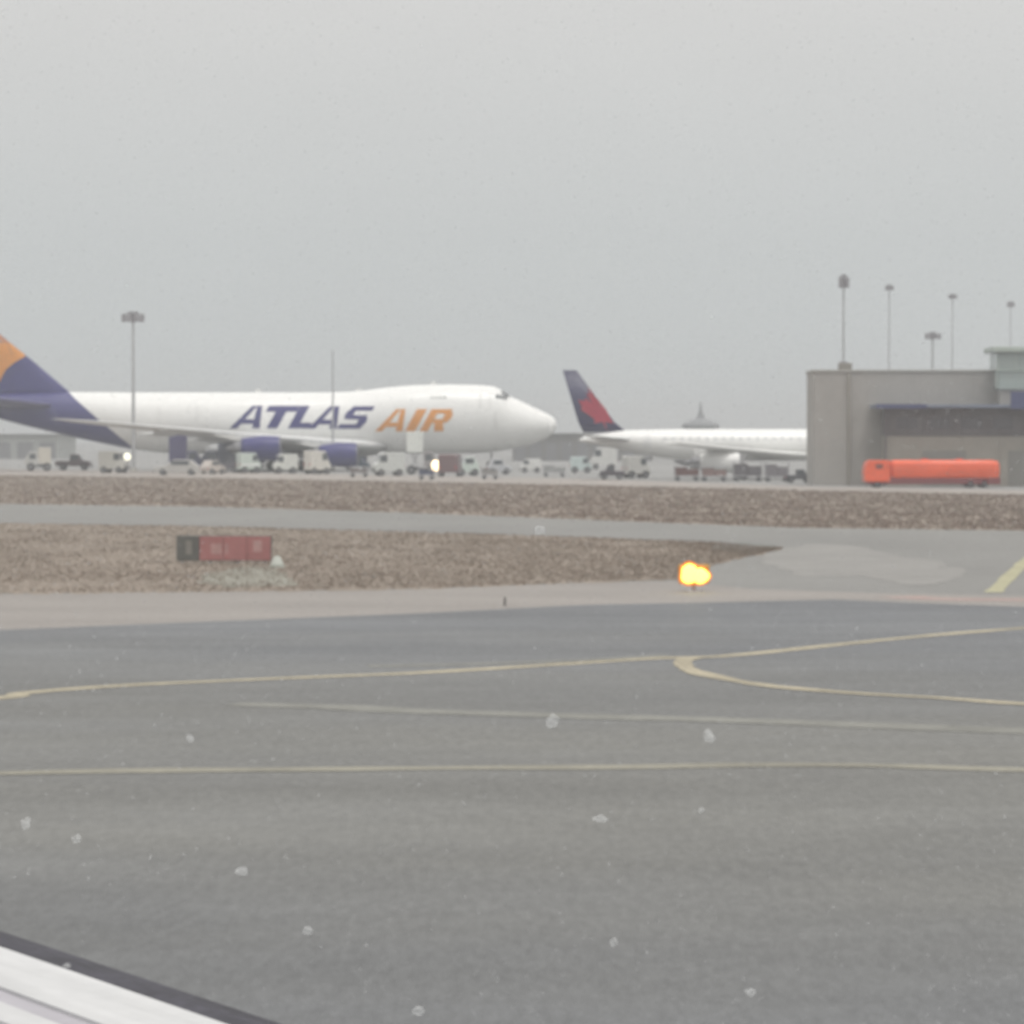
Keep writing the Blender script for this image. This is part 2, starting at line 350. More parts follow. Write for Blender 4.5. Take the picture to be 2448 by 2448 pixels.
def fuselage(tab, name, m, parent, n=40, steps=90):
    tmax = tab[-1][0]; rings = []
    ts = [tmax * (i/steps)**1.6 if i < steps*0.3 else None for i in range(steps+1)]
    ts = sorted(set([tab[0][0]] + [r[0] for r in tab] + [tmax*i/steps for i in range(1, steps+1)] + [0.15, 0.4, 0.7]))
    for t in ts:
        zt, zb, wd = lerp_tab(tab, t); zc = (zt+zb)/2; H = max((zt-zb)/2, 0.02); wd = max(wd, 0.02)
        rings.append([(-t, wd*math.cos(2*math.pi*i/n), zc + H*math.sin(2*math.pi*i/n)) for i in range(n)])
    return link(name, loft(rings), m, parent, smooth=True)
def skin_y(tab, x, z, off=0.02):
    zt, zb, wd = lerp_tab(tab, -x); zc = (zt+zb)/2; H = (zt-zb)/2
    k = max(0.0, 1 - ((z-zc)/H)**2); return -(wd*math.sqrt(k) + off)
def plate(name, quads, surf, m, parent, nu=4, nv=6):
    bm = bmesh.new()
    for q in quads:
        q = [Vector((a, b)) for a, b in q]; grid = []
        for j in range(nv+1):
            row = []
            for i in range(nu+1):
                p = (q[0].lerp(q[1], i/nu)).lerp(q[3].lerp(q[2], i/nu), j/nv)
                row.append(bm.verts.new((p.x, surf(p.x, p.y), p.y)))
            grid.append(row)
        for j in range(nv):
            for i in range(nu): bm.faces.new((grid[j][i], grid[j][i+1], grid[j+1][i+1], grid[j+1][i]))
    o = link(name, bm, m, parent, smooth=True, kind='sheet'); return o
def smooth_tab(tab, n=6):
    pts = [Vector((r[0], r[1], r[2])).to_4d() for r in tab]
    out = []
    for i in range(len(tab)-1):
        p0 = tab[max(i-1, 0)]; p1 = tab[i]; p2 = tab[i+1]; p3 = tab[min(i+2, len(tab)-1)]
        for k in range(n):
            t = k/n; row = [p1[0] + (p2[0]-p1[0])*t]
            for c in range(1, 4):
                d1 = (p2[c]-p0[c])/(p2[0]-p0[0])*(p2[0]-p1[0]); d2 = (p3[c]-p1[c])/(p3[0]-p1[0])*(p2[0]-p1[0])
                row.append((2*t**3-3*t*t+1)*p1[c] + (t**3-2*t*t+t)*d1 + (-2*t**3+3*t*t)*p2[c] + (t**3-t*t)*d2)
            out.append(tuple(row))
    out.append(tab[-1]); return out

def gear(parent, name, x, ys, ztop, wr, wheels_x, ww=0.4, m=None):
    for y in ys:
        st = link(name, T(((x, y, wr), (x, y, ztop), 0.14), ((min(wheels_x)+x, y, wr), (max(wheels_x)+x+0.01, y, wr), 0.12)), m_strut, parent)
        for wx in wheels_x:
            for s in (-1, 1):
                link('wheel', T(((x+wx, y+s*0.55-ww/2, wr), (x+wx, y+s*0.55+ww/2, wr), wr), n=20), m_tyre, st)

def engine(parent, x, y, z, length, r, m_n, pyl):
    prof = [(0.10*length, r*0.72), (0, r*0.86), (-0.01*length, r*0.92), (-0.10*length, r), (-0.35*length, r*1.02), (-0.65*length, r*0.88), (-0.72*length, r*0.80), (-0.72*length, r*0.70)]
    prof = [(-0.16*length, r*0.74), (-0.03*length, r*0.80), (0, r*0.88), (-0.02*length, r*0.94), (-0.12*length, r), (-0.38*length, r*1.02), (-0.68*length, r*0.84), (-0.76*length, r*0.76), (-0.755*length, r*0.66)]
    e = link('engine', lathe_x(prof, n=32), m_n, parent, smooth=True); e.location = (x, y, z)
    link('intake_lip', lathe_x([(0.0, r*0.80), (0.012, r*0.86), (0.012, r*0.90), (-0.15, r*0.955), (-0.15, r*0.945)]), m_metal, e, smooth=True)
    link('fan', lathe_x([(-0.15*length, r*0.74), (-0.15*length, r*0.2), (-0.08*length, 0.01)]), m_dark, e, smooth=True)
    link('exhaust_nozzle', lathe_x([(-0.70*length, r*0.64), (-0.86*length, r*0.55), (-0.93*length, r*0.44), (-0.93*length, r*0.36)]), m_metal, e, smooth=True)
    link('exhaust_cone', lathe_x([(-0.90*length, r*0.34), (-1.02*length, r*0.2), (-1.08*length, 0.01)]), m_metal, e, smooth=True)
    px0, px1, pz = pyl
    v = []
    rings = [[(-0.12*length, s*0.10, r*0.9) for s in (-1, 1)] + [(-0.85*length, s*0.10, r*0.62) for s in (1, -1)],
             [(px0, s*0.14, pz) for s in (-1, 1)] + [(px1, s*0.14, pz+0.05) for s in (1, -1)]]
    link('pylon', loft(rings), m_white, e)
    return e

J_Y = 400.0
nose = at(1331, 1015, J_Y)
jumbo = thing('cargo_jumbo_jet', 'white four-engine jumbo jet with ATLAS AIR titles and a purple and orange tail', 'airplane', (nose.x, J_Y, 0))
JT = smooth_tab([(0, 5.60, 5.30, 0.08), (0.2, 6.08, 4.80, 0.75), (0.8, 6.60, 4.20, 1.35), (1.6, 7.02, 3.75, 1.85), (3.0, 7.68, 3.15, 2.35), (4.5, 8.40, 2.78, 2.6), (5.8, 8.98, 2.50, 2.85),
      (6.6, 9.60, 2.38, 2.98), (7.5, 10.02, 2.25, 3.08), (9, 10.20, 2.10, 3.18), (13, 10.28, 2.0, 3.25), (17, 10.20, 2.0, 3.25), (20.5, 9.90, 2.0, 3.25), (23.5, 9.52, 2.0, 3.25), (27, 9.36, 2.0, 3.25),
      (36, 9.34, 2.0, 3.25), (45, 9.34, 2.02, 3.25), (50, 9.34, 2.45, 3.18), (54, 9.36, 3.2, 2.95), (59, 9.38, 4.3, 2.45), (64, 9.3, 5.5, 1.75), (68, 9.05, 6.6, 1.05), (70.6, 8.55, 7.5, 0.35)])
m_liv = two_tone('white and purple livery', (0.78, 0.785, 0.77), (0.026, 0.025, 0.155), 1.17, 58.2, 9.35)
fus = fuselage(JT, 'fuselage', m_liv, jumbo)
link('belly_fairing', loft([[(-t, 3.4*k*math.cos(a*math.pi/12), 2.7 + 1.15*k*math.sin(a*math.pi/12)) for a in range(24)] for t, k in ((20, 0.3), (21.5, 0.75), (24, 1.0), (38, 1.0), (41, 0.8), (43, 0.3))]), m_grey, jumbo, smooth=True)
# fin, with its emblem
finS = [(-57.6, 11.6, 8.9, 0.10), (-58.6, 10.9, 9.7, 0.10), (-62.7, 8.5, 13.2, 0.09), (-66.5, 6.2, 16.3, 0.09), (-69.9, 4.4, 19.2, 0.08)]
fin = link('fin', fin_bm(finS), m_purple, jumbo, smooth=True)
def fin_side(x, z):
    for a, b in zip(finS[:-1], finS[1:]):
        if a[2] <= z <= b[2]:
            k = (z-a[2])/(b[2]-a[2]); le = a[0]+(b[0]-a[0])*k; ch = a[1]+(b[1]-a[1])*k; tr = a[3]+(b[3]-a[3])*k
            c = min(max((le-x)/ch, 0), 1); yt = 5*(0.2969*math.sqrt(c) - 0.1260*c - 0.3516*c*c + 0.2843*c**3 - 0.1015*c**4)
            return -(yt*tr*ch + 0.03)
    return -0.3
def finle(z):
    for a, b in zip(finS[:-1], finS[1:]):
        if a[2] <= z <= b[2]: return a[0] + (b[0]-a[0])*(z-a[2])/(b[2]-a[2])
bnd = [(-67.6, 9.9), (-66.5, 10.6), (-66.15, 11.3), (-65.7, 12.1), (-64.7, 12.9), (-63.35, 13.72)]
q = []
for (xa, za), (xb, zb) in zip(bnd[:-1], bnd[1:]): q.append([(-69.0, za), (xa, za), (xb, zb), (-69.0, zb)])
plate('tail_emblem', q, fin_side, m_gold, fin, 16)
zz = [13.72, 14.4, 15.2, 16.0, 17.0, 18.0, 19.1]
plate('tail_emblem', [[(-64.9-0.42*(a-13.7), a), (finle(a)-0.05, a), (finle(b)-0.05, b), (-64.9-0.42*(b-13.7), b)] for a, b in zip(zz[:2], zz[1:3])] , fin_side, m_gold, fin, 16)
plate('tail_emblem', [[(-70.5, a), (finle(a)-0.05, a), (finle(b)-0.05, b), (-70.5, b)] for a, b in zip(zz[2:-1], zz[3:])], fin_side, m_dkgold, fin, 16)
plate('tail_emblem', [[(-69.2, a), (-64.95-0.42*(a-13.7), a), (-64.95-0.42*(b-13.7), b), (-69.2, b)] for a, b in zip(zz[:2], zz[1:3])], fin_side, m_gold, fin, 16)
m_tp = mat('muted purple paint', (0.10, 0.095, 0.20), 0.45, 0.08, 1)
for s in (-1, 1):
    link('tailplane', wing_bm([(-59.2, 9.0, s*1.2, 7.7, 0.09), (-60.2, 8.2, s*2.4, 7.85, 0.09), (-68.2, 2.9, s*11.0, 8.9, 0.08)]), m_tp, jumbo, smooth=True)
    W = link('wing', wing_bm([(-20.0, 16.8, s*2.2, 2.85, 0.115), (-23.0, 14.0, s*5.0, 3.15, 0.10), (-31.0, 9.6, s*13.5, 3.85, 0.09), (-41.0, 6.2, s*23, 4.8, 0.085), (-50.0, 3.8, s*31.0, 5.65, 0.08), (-54.6, 1.2, s*34.0, 6.0, 0.07)]), m_grey, jumbo, smooth=True)
    for (fx, fy, fz, fl) in ((-32.5, 8.0, 2.9, 6.5), (-37.0, 15.0, 3.65, 5.5), (-43.0, 21.0, 4.35, 4.8)):
        link('flap_track_fairing', lathe_x([(fx, 0.02), (fx-0.2*fl, 0.32), (fx-0.5*fl, 0.36), (fx-fl, 0.02)], s*fy, fz, 14), m_grey, W, smooth=True)
    engine(jumbo, -23.2, s*11.7, 1.95, 5.9, 1.38, m_purple, (-3.2, -8.5, 1.55))
    engine(jumbo, -31.5, s*20.8, 2.75, 5.9, 1.38, m_purple, (-4.2, -8.2, 1.55))
gear(jumbo, 'nose_gear', -7.8, (0,), 2.6, 0.62, (0.0,))
gear(jumbo, 'main_gear', -30.2, (-5.5, 5.5), 3.0, 0.62, (-0.75, 0.75))
gear(jumbo, 'main_gear', -33.2, (-1.9, 1.9), 2.6, 0.62, (-0.75, 0.75))
sj = lambda x, z: skin_y(JT, x, z, 0.03)
LET = {'A': [[(0,0),(.3,0),(.6,1),(.4,1)], [(.9,0),(1.2,0),(.8,1),(.6,1)], [(.366,.20),(.834,.20),(.774,.40),(.426,.40)]],
       'T': [[(0,.74),(1,.74),(1,1),(0,1)], [(.33,0),(.67,0),(.67,.74),(.33,.74)]],
       'L': [[(0,0),(.36,0),(.36,1),(0,1)], [(.36,0),(.82,0),(.82,.25),(.36,.25)]],
       'S': [[(.08,.8),(1,.8),(1,1),(.16,1)], [(0,.6),(.34,.6),(.34,.8),(.04,.8)], [(0,.6),(.1,.42),(.98,.42),(.9,.6)], [(.66,.2),(1,.2),(1,.42),(.66,.42)], [(0,0),(.9,0),(.98,.2),(0,.2)]],
       'I': [[(0,0),(.36,0),(.36,1),(0,1)]],
       'R': [[(0,0),(.33,0),(.33,1),(0,1)], [(.33,.8),(.93,.8),(.85,1),(.33,1)], [(.66,.55),(1,.55),(1,.8),(.66,.8)], [(.33,.38),(.9,.38),(1,.55),(.33,.55)], [(.60,0),(.98,0),(.78,.38),(.42,.38)]]}
def px_local(px, py, Y, ox): p = at(px, py, Y); return p.x - ox, p.z
for ch, px, wid, y0, y1, m in (('A',549,60,1024,970,m_purple),('T',613,74,1024,970,m_purple),('L',688,62,1024,970,m_purple),('A',736,57,1025,971,m_purple),('S',806,60,1025,971,m_purple),
                              ('A',897,54,1031,978,m_gold),('I',968,66,1031,978,m_gold),('R',1003,58,1031,978,m_gold)):
    quads = []
    for qd in LET[ch]:
        qq = []
        for u, v in qd:
            X, Z = px_local(px + u*wid + v*(y0-y1)*0.55, y0 + (y1-y0)*v, J_Y-3.1, nose.x); qq.append((X, Z))
        quads.append(qq)
    o = plate('letter', quads, sj, m, fus)
# doors, windows on the hump
def frame_plate(name, x0, x1, y0, y1, m, nn=3):
    a = px_local(x0, y0, J_Y-3.1, nose.x); b = px_local(x1, y1, J_Y-3.1, nose.x)
    return plate(name, [[(a[0], b[1]), (b[0], b[1]), (b[0], a[1]), (a[0], a[1])]], sj, m, fus, nn, nn)
m_seam = mat('panel seam', (0.42, 0.42, 0.41), 0.6, 0.05, 2)
for k in range(5): frame_plate('cabin_window', 1030+k*8, 1034+k*8, 947, 953, mat('window pane', (0.20, 0.21, 0.20), 0.3, 0.05, 2))
frame_plate('door_seam', 1147, 1148.6, 938, 975, m_seam); frame_plate('door_seam', 1171, 1172.2, 938, 975, m_seam)
frame_plate('door_seam', 1184, 1185.2, 985, 1028, m_seam); frame_plate('door_seam', 380, 381, 970, 1010, m_seam); frame_plate('door_seam', 470, 471, 970, 1010, m_seam)
for k, (x0, x1, yy) in enumerate(((1185, 1194, 943), (1195.5, 1204, 944), (1205.5, 1211, 947))):
    frame_plate('cockpit_window', x0, x1, yy, yy+9, m_glass)
link('cockpit_windscreen', loft([[(-5.72, y, 9.07-abs(y)*0.22), (-5.72, y, 9.11-abs(y)*0.22), (-6.6, y, 9.68-abs(y)*0.26), (-6.62, y, 9.60-abs(y)*0.26)] for y in (-1.3, -0.7, 0, 0.7, 1.3)]), m_glass, jumbo)
for xx, zz_ in ((-15.0, 10.2), (-24.0, 9.4), (-36.0, 9.3)): link('antenna', B((xx, xx+0.6, -0.04, 0.04, zz_, zz_+0.45)), m_white, jumbo)

# ------------------------------------------------------------------ second airliner
A_Y = 320.0
tail = at(1385, 1052, A_Y)
LEN = 33.0
air = thing('airliner', 'white twin-engine airliner with black tail fin bearing a red leaf, partly behind the grey building', 'airplane', (tail.x + LEN, A_Y, 0))
AT = smooth_tab([(0, 3.2, 3.0, 0.05), (0.6, 3.8, 2.3, 0.7), (2.2, 4.5, 1.9, 1.3), (4, 4.74, 1.78, 1.5), (8, 4.76, 1.75, 1.52), (16, 4.76, 1.75, 1.52), (23, 4.76, 1.80, 1.52), (26, 4.72, 2.15, 1.42), (29, 4.62, 2.75, 1.1), (31.5, 4.25, 3.3, 0.65), (33, 3.85, 3.6, 0.2)])
af = fuselage(AT, 'fuselage', m_white, air, steps=60)
fs = [(-28.4, 4.2, 4.45, 0.10), (-29.6, 3.5, 5.4, 0.10), (-33.3, 1.3, 10.4, 0.09)]
m_black = mat('black tail paint', (0.026, 0.026, 0.080), 0.4, 0.15, 1)
m_red = mat('red leaf paint', (0.36, 0.022, 0.055), 0.45, 0.08, 1)
ffin = link('fin', fin_bm(fs), m_black, air, smooth=True)
leaf = [(0,-1),(.06,-.55),(.5,-.62),(.42,-.42),(.95,0.0),(.80,.10),(.88,.42),(.56,.36),(.48,.52),(.22,.20),(.32,.76),(.14,.66),(0,1),(-.14,.66),(-.32,.76),(-.22,.20),(-.48,.52),(-.56,.36),(-.88,.42),(-.80,.10),(-.95,0.0),(-.42,-.42),(-.5,-.62),(-.06,-.55)]
for s in (-1, 1):
    bm = bmesh.new(); cx, cz = -31.15, 6.65
    ring = []
    for a, b in leaf:
        zz_ = cz + 2.15*b; k_ = (zz_ - 4.45)/5.95; le_ = -28.4 - 4.9*k_ - 0.25; te_ = -32.6 - 2.0*k_ + 0.06
        ring.append(bm.verts.new((min(max(cx + 1.85*a - 0.85*b, te_), le_), s*0.24, zz_)))
    c0 = bm.verts.new((cx, s*0.26, cz))
    for i in range(len(ring)): bm.faces.new((ring[i], ring[(i+1) % len(ring)], c0))
    link('leaf_emblem', bm, m_red, ffin)
for s in (-1, 1):
    link('tailplane', wing_bm([(-27.9, 3.4, s*0.7, 3.75, 0.09), (-31.2, 1.5, s*6.0, 4.1, 0.08)]), m_grey, air, smooth=True)
    W = link('wing', wing_bm([(-9.5, 6.6, s*1.1, 2.15, 0.12), (-14.0, 4.0, s*5.2, 2.5, 0.11), (-24.0, 1.8, s*14, 3.45, 0.10)]), m_white, air, smooth=True)
    engine(air, -18.2, s*8.8, 1.65, 5.0, 0.98, m_white, (-1.4, -4.4, 1.28))
gear(air, 'nose_gear', -4, (0,), 2.0, 0.35, (0.0,), 0.2)
gear(air, 'main_gear', -17.5, (-2.6, 2.6), 2.3, 0.5, (0.0,), 0.3)
sa = lambda x, z: skin_y(AT, x, z, 0.015)
m_cabin = mat('cabin pane', (0.52, 0.53, 0.54), 0.3, 0.05, 2)
for k in range(26):
    x = -25.0 + k*0.80
    plate('cabin_window', [[(x, 3.72), (x+0.24, 3.72), (x+0.24, 4.02), (x, 4.02)]], sa, m_cabin, af, 1, 1)
plate('door', [[(-26.9, 2.75), (-26.2, 2.75), (-26.2, 4.2), (-26.9, 4.2)]], lambda x, z: skin_y(AT, x, z, 0.012), mat('door paint', (0.66, 0.67, 0.67), 0.4, 0.05, 1), af, 2, 4)

# ------------------------------------------------------------------ buildings
m_wall = mat('ribbed grey cladding', (0.345, 0.332, 0.312), 0.85, 0.07, 0.6, fine=0.06, fine_scale=6, bump=0.15)
m_wall2 = mat('lower grey brown wall', (0.295, 0.276, 0.243), 0.85, 0.09, 0.7, fine=0.07, fine_scale=5, bump=0.15)
m_band = mat('dark brown cladding', (0.125, 0.112, 0.115), 0.8, 0.12, 0.9, fine=0.08, fine_scale=6)
m_blue = mat('slate blue steel', (0.17, 0.20, 0.27), 0.5, 0.1, 1)
m_navy = mat('navy panel', (0.060, 0.070, 0.16), 0.5, 0.1, 1)
m_cap = mat('pale coping', (0.42, 0.41, 0.38), 0.7, 0.06, 1)
BY = 277.0
def X(px, Y=BY): return at(px, 1045, Y).x
def Z(py, Y=BY): return at(1224, py, Y).z
b0 = X(1946); btop = Z(888)
bl = thing('terminal_building', 'plain grey flat-roofed airport building at right with pale roof coping', 'building', (b0, BY, 0))
nP = 10; PW = 4.4; DEP = 7
link('core', B((0.06, nP*PW-0.06, 0.06, DEP, 0, btop-0.12)), m_wall2, bl)
pm = None
for i in range(nP):
    for j, (za, zb) in enumerate(((0, 3.1), (3.115, 6.3), (6.315, btop))):
        bm = B((i*PW+0.008, (i+1)*PW-0.008, random.uniform(-0.006, 0.006), 0.055, za, zb)); link('wall_panel', bm, m_wall, bl)
for j in range(2):
    for (za, zb) in ((0, 3.1), (3.115, 6.3), (6.315, btop)):
        link('wall_panel', B((0.0, 0.055, 0.06+j*3.4+0.01, 0.06+(j+1)*3.4-0.01, za, zb)), m_wall, bl)
link('coping', B((-0.12, nP*PW+0.12, -0.12, 0.25, btop, btop+0.14), (-0.12, 0.25, 0.252, DEP, btop, btop+0.14)), m_cap, bl)
link('roof', B((0.26, nP*PW-0.1, 0.26, DEP-0.1, btop-0.1, btop-0.02)), m_dark, bl)
link('downpipe', T(((2.86, -0.16, 0), (2.86, -0.16, btop-0.1), 0.13)), m_wall2, bl)
link('rooftop_vent', B((2.3, 3.4, 2.5, 3.4, btop-0.02, btop+0.75), bevel=0.04), m_wall2, bl)
# annex in front
AY = BY - 4
x0 = X(2117, AY); ar = Z(975, AY); am = Z(1042, AY)
an = thing('annex_building', 'low annex with dark brown upper band under a slate blue flat canopy roof', 'building', (x0, AY, 0))
nA = 8; AW = 3.1
link('lower_wall', B((0.08, nA*AW, 0.05, 3.85, 0, am-0.02)), m_wall2, an)
for i in range(nA):
    link('wall_panel', B((i*AW+0.02, (i+1)*AW-0.02, 0, 0.048, 0.0, am-0.03)), m_wall2, an)
    link('cladding_panel', B((i*AW+0.01, (i+1)*AW-0.01, -0.06, 0.1, am, ar-0.02)), m_band, an)
link('upper_core', B((0.1, nA*AW, 0.102, 3.85, am-0.018, ar-0.02)), m_band, an)
rf = link('roof', B((-0.9, nA*AW+0.5, -1.1, 3.85, ar, ar+0.26), bevel=0.02), m_blue, an)
link('roof_edge', B((-0.94, 3.2, -1.16, -1.102, ar-0.05, ar+0.30)), m_navy, rf)
link('corner_post', B((-0.10, 0.06, -0.20, -0.065, 0, ar-0.02)), m_band, an)
for k in range(3):
    link('roller_door', B((3.0+k*7.0, 6.6+k*7.0, -0.03, -0.003, 0, 2.9)), mat('roller door', (0.21, 0.205, 0.19), 0.7, 0.06, 2, stretch=(0.1, 0.1, 6)), an)
for k in range(9): link('window', B((0.9+k*2.6, 2.6+k*2.6, -0.075, -0.061, am+0.55, ar-0.75)), mat('brown glass', (0.10, 0.092, 0.10), 0.25, 0.08, 1), an)
# glazed control cab
CYY = BY - 2.5
cx0 = X(2382, CYY)
cb = thing('control_cab', 'small glazed control cab with pale green roof slab above the annex at right edge', 'building', (cx0, CYY, 0))
z1 = Z(930, CYY); z2 = Z(886, CYY); z3 = Z(842, CYY); z4 = Z(829, CYY)
m_pg = mat('pale green steel', (0.40, 0.46, 0.42), 0.5, 0.08, 1)
m_pglass = mat('pale green glazing', (0.36, 0.42, 0.40), 0.15, 0.08, 0.6, spec=0.6)
link('shaft', B((0.35, 6.0, 0.4, 4.0, ar, z1)), m_wall, cb)
link('skirt', B((0.2, 6.2, 0.2, 4.6, z1, z2)), m_pglass, cb)
for k in range(4): link('pane', B((0.10+k*1.5+0.06, 0.10+(k+1)*1.5-0.06, 0.10, 0.14, z2+0.05, z3-0.05)), m_pglass, cb)
for k in range(3): link('pane', B((0.06, 0.10, 0.2+k*1.45, 0.2+(k+1)*1.45-0.12, z2+0.05, z3-0.05)), m_pglass, cb)
for k in range(5): link('mullion', B((0.10+k*1.5-0.06, 0.10+k*1.5+0.06, 0.05, 0.17, z2, z3)), m_pg, cb)
link('cab_interior', B((0.5, 5.9, 0.6, 4.3, z2, z3-0.02)), mat('cab interior', (0.30, 0.34, 0.33), 0.8, 0.1, 1), cb)
link('cab_roof', B((-0.35, 6.6, -0.5, 5.0, z3, z4), bevel=0.05), m_pg, cb)
link('railing', T(((0.0, 0.0, z2+0.001), (6.2, 0.0, z2+0.001), 0.05), ((0.0, -0.0, z1), (0.0, 0.0, z2), 0.05)), m_pg, cb)
# navy sign box
sb = link('navy_sign_box', B((X(2416, AY-1.3), X(2416, AY-1.3)+4.0, AY-1.35, AY-1.18, Z(978, AY-1.3), Z(936, AY-1.3)), bevel=0.03), m_navy)
tag(sb, 'blank navy blue sign box above the end of the annex roof', 'sign')
link('bracket', B((X(2425, AY), X(2425, AY)+0.12, AY-1.175, AY-0.9, ar+0.27, Z(945, AY)), (X(2425, AY)+3, X(2425, AY)+3.12, AY-1.175, AY-0.9, ar+0.27, Z(945, AY))), m_navy, sb)

# far things in the mist
def far_block(px0, px1, ytop, Y, label, col, dep=25, bays=5):
    xa = X(px0, Y); xb = X(px1, Y); h = Z(ytop, Y)
    t = thing('far_building', label, 'building', (xa, Y, 0), group=None); L_ = xb - xa
    m = mat('far wall %d' % px0, col, 0.9, 0.08, 0.1)
    link('wall', B((0, L_, 0, dep, 0, h)), m, t)
    link('roof', B((-0.4, L_+0.4, -0.4, dep, h, h+0.35)), mat('far roof', (0.22, 0.22, 0.22), 0.9, 0.05, 0.2), t)
    for k in range(bays):
        w_ = L_/bays; link('door', B((k*w_+0.15*w_, (k+1)*w_-0.15*w_, -0.12, -0.002, 0, h*0.72)), mat('far door', (0.20, 0.20, 0.21), 0.8, 0.08, 0.3), t)
    return t
far_block(1225, 1560, 1040, 560, 'long low grey shed in the mist between the jumbo nose and the leaf-tailed airliner', (0.20, 0.195, 0.19), bays=9)
far_block(-500, 140, 1042, 620, 'low pale shed in the mist under the jumbo tail at the left edge', (0.36, 0.37, 0.355), bays=12)
Yf = 620.0
t = thing('far_tower', 'distant faint stepped tower with a thin spire rising behind the white airliner', 'tower', (X(1675, Yf), Yf, 0))
m_far = mat('far tower concrete', (0.24, 0.25, 0.26), 0.9, 0.06, 0.4)
def zf(py): return Z(py, Yf)
link('shaft', B((-2.4, 2.4, -2.4, 2.4, 0, zf(1020))), m_far, t)
link('cab', loft([[(r*math.cos(a*math.pi/4), r*math.sin(a*math.pi/4), z) for a in range(8)] for r, z in ((3.5, zf(1024)), (3.4, zf(1015)), (2.9, zf(1010)), (1.9, zf(1004)), (0.8, zf(1000)), (0.5, zf(988)))]), m_far, t)
link('spire', T(((0, 0, zf(994)), (0, 0, zf(962)), 0.45, 0.12)), m_far, t)

# ------------------------------------------------------------------ light masts
m_mast = mat('galvanised mast', (0.40, 0.41, 0.42), 0.6, 0.08, 1.5)
m_lampb = mat('lamp housing', (0.27, 0.26, 0.28), 0.6, 0.08, 3)
def mast(px, ytop, ybase, label, headw=0, headh=0, r=0.2, Y=None, lamps=4, name='light_mast', cat='light mast', col=None):
    Y = Y or depth(ybase); x = X(px, Y); h = Z(ytop, Y); s = F / Y
    t = thing(name, label, cat, (x, Y, 0), group='tall light masts' if headw else None)
    link('pole', T(((0, 0, 0), (0, 0, h), r, r*0.55), n=14), m_mast, t)
    link('base', T(((0, 0, 0), (0, 0, 0.5), r*2.0, r*1.8), n=12), m_cap, t)
    if headw:
        wd = headw/s; hh = headh/s
        link('ring_frame', T(((-wd/2, 0, h-hh*0.1), (wd/2, 0, h-hh*0.1), 0.07), ((0, -wd/2.4, h-hh*0.1), (0, wd/2.4, h-hh*0.1), 0.07)), m_mast, t)
        lw = wd/lamps
        for k in range(lamps):
            link('lamp', B((-wd/2+k*lw+0.04, -wd/2+(k+1)*lw-0.04, -0.42, 0.0, h-hh, h-hh*0.2), bevel=0.03), m_lampb, t)
        link('top_cap', B((-wd*0.22, wd*0.22, -0.25, 0.3, h-hh*0.15, h+hh*0.15), bevel=0.02), m_lampb, t)
    return t
mast(319, 748, 1128, 'grey floodlight mast with wide head in front of the rear jumbo fuselage', 56, 22, 0.24)
mast(796, 838, 1127, 'slim bare grey pole rising in front of the letter S of the jumbo', 0, 0, 0.15, name='pole', cat='pole')
mast(2016, 660, 1152, 'tallest right-hand light mast with compact head in front of the building corner', 27, 28, 0.14, lamps=2)
mast(2125, 682, 1130, 'faint light mast behind the building, second from the left of the right-hand group', 22, 12, 0.14, Y=430, lamps=2)
mast(2276, 704, 1130, 'faint light mast with narrow head behind the middle of the building roof', 22, 10, 0.13, Y=450, lamps=2)
mast(2229, 796, 1130, 'short floodlight mast with wide flat head just above the building roof', 40, 15, 0.2, Y=390, lamps=4)
mast(2415, 722, 1130, 'faintest light mast in the mist above the glazed control cab', 20, 12, 0.14, Y=520, lamps=2)
link('bracket_box', B((-0.35, 0.35, -0.3, 0.3, Z(872), Z(850)), bevel=0.03), m_lampb, [o for o in C.objects if o.name.startswith('light_mast')][1])

# ------------------------------------------------------------------ ground vehicles
m_vg = mat('vehicle glass', (0.09, 0.10, 0.11), 0.15, 0.05, 2, spec=0.6)
m_hl = emat('lit headlamp', (1.0, 0.97, 0.78), 1.3)
m_hlw = emat('lit warm headlamp', (1.0, 0.78, 0.5), 2.6)
m_lens = mat('unlit lamp lens', (0.6, 0.6, 0.58), 0.2, 0.05, 5)
m_tail = mat('red tail lamp', (0.4, 0.03, 0.03), 0.3, 0.05, 5)
PROF = {  # side outlines: x 0 rear .. 1 front, z 0..1
 'van':   [(0,.18),(0,.94),(.03,1),(.70,1),(.80,.93),(.90,.58),(.99,.48),(1,.18)],
 'car':   [(0,.18),(0,.55),(.06,.62),(.20,.97),(.30,1),(.58,1),(.74,.62),(.97,.52),(1,.40),(1,.18)],
 'pickup':[(0,.25),(0,.58),(.40,.58),(.42,1),(.66,1),(.76,.62),(.98,.55),(1,.25)],
 'bus':   [(0,.12),(0,.94),(.02,1),(.98,1),(1,.90),(1,.12)],
 'cab':   [(0,.15),(0,1),(.60,1),(.95,.58),(1,.5),(1,.15)],
}
WIN = {'van': (.60, .86, .60, .90), 'car': (.24, .64, .66, .93), 'pickup': (.44, .66, .66, .93), 'bus': (.05, .96, .50, .88), 'cab': (.2, .68, .55, .88)}
def prism(prof, L_, W_, H_, x0=0, z0=0, bev=0.04):
    bm = bmesh.new(); rings = []
    for s in (-1, 1): rings.append([bm.verts.new((x0 + x*L_, s*W_/2, z0 + z*H_)) for x, z in prof])
    a, b = rings; n = len(prof)
    for i in range(n): bm.faces.new((a[i], a[(i+1) % n], b[(i+1) % n], b[i]))
    bm.faces.new(a[::-1]); bm.faces.new(b)
    bmesh.ops.recalc_face_normals(bm, faces=bm.faces)
    bmesh.ops.bevel(bm, geom=list(bm.edges), offset=bev, segments=2, affect='EDGES', profile=0.5, clamp_overlap=True)
    return bm
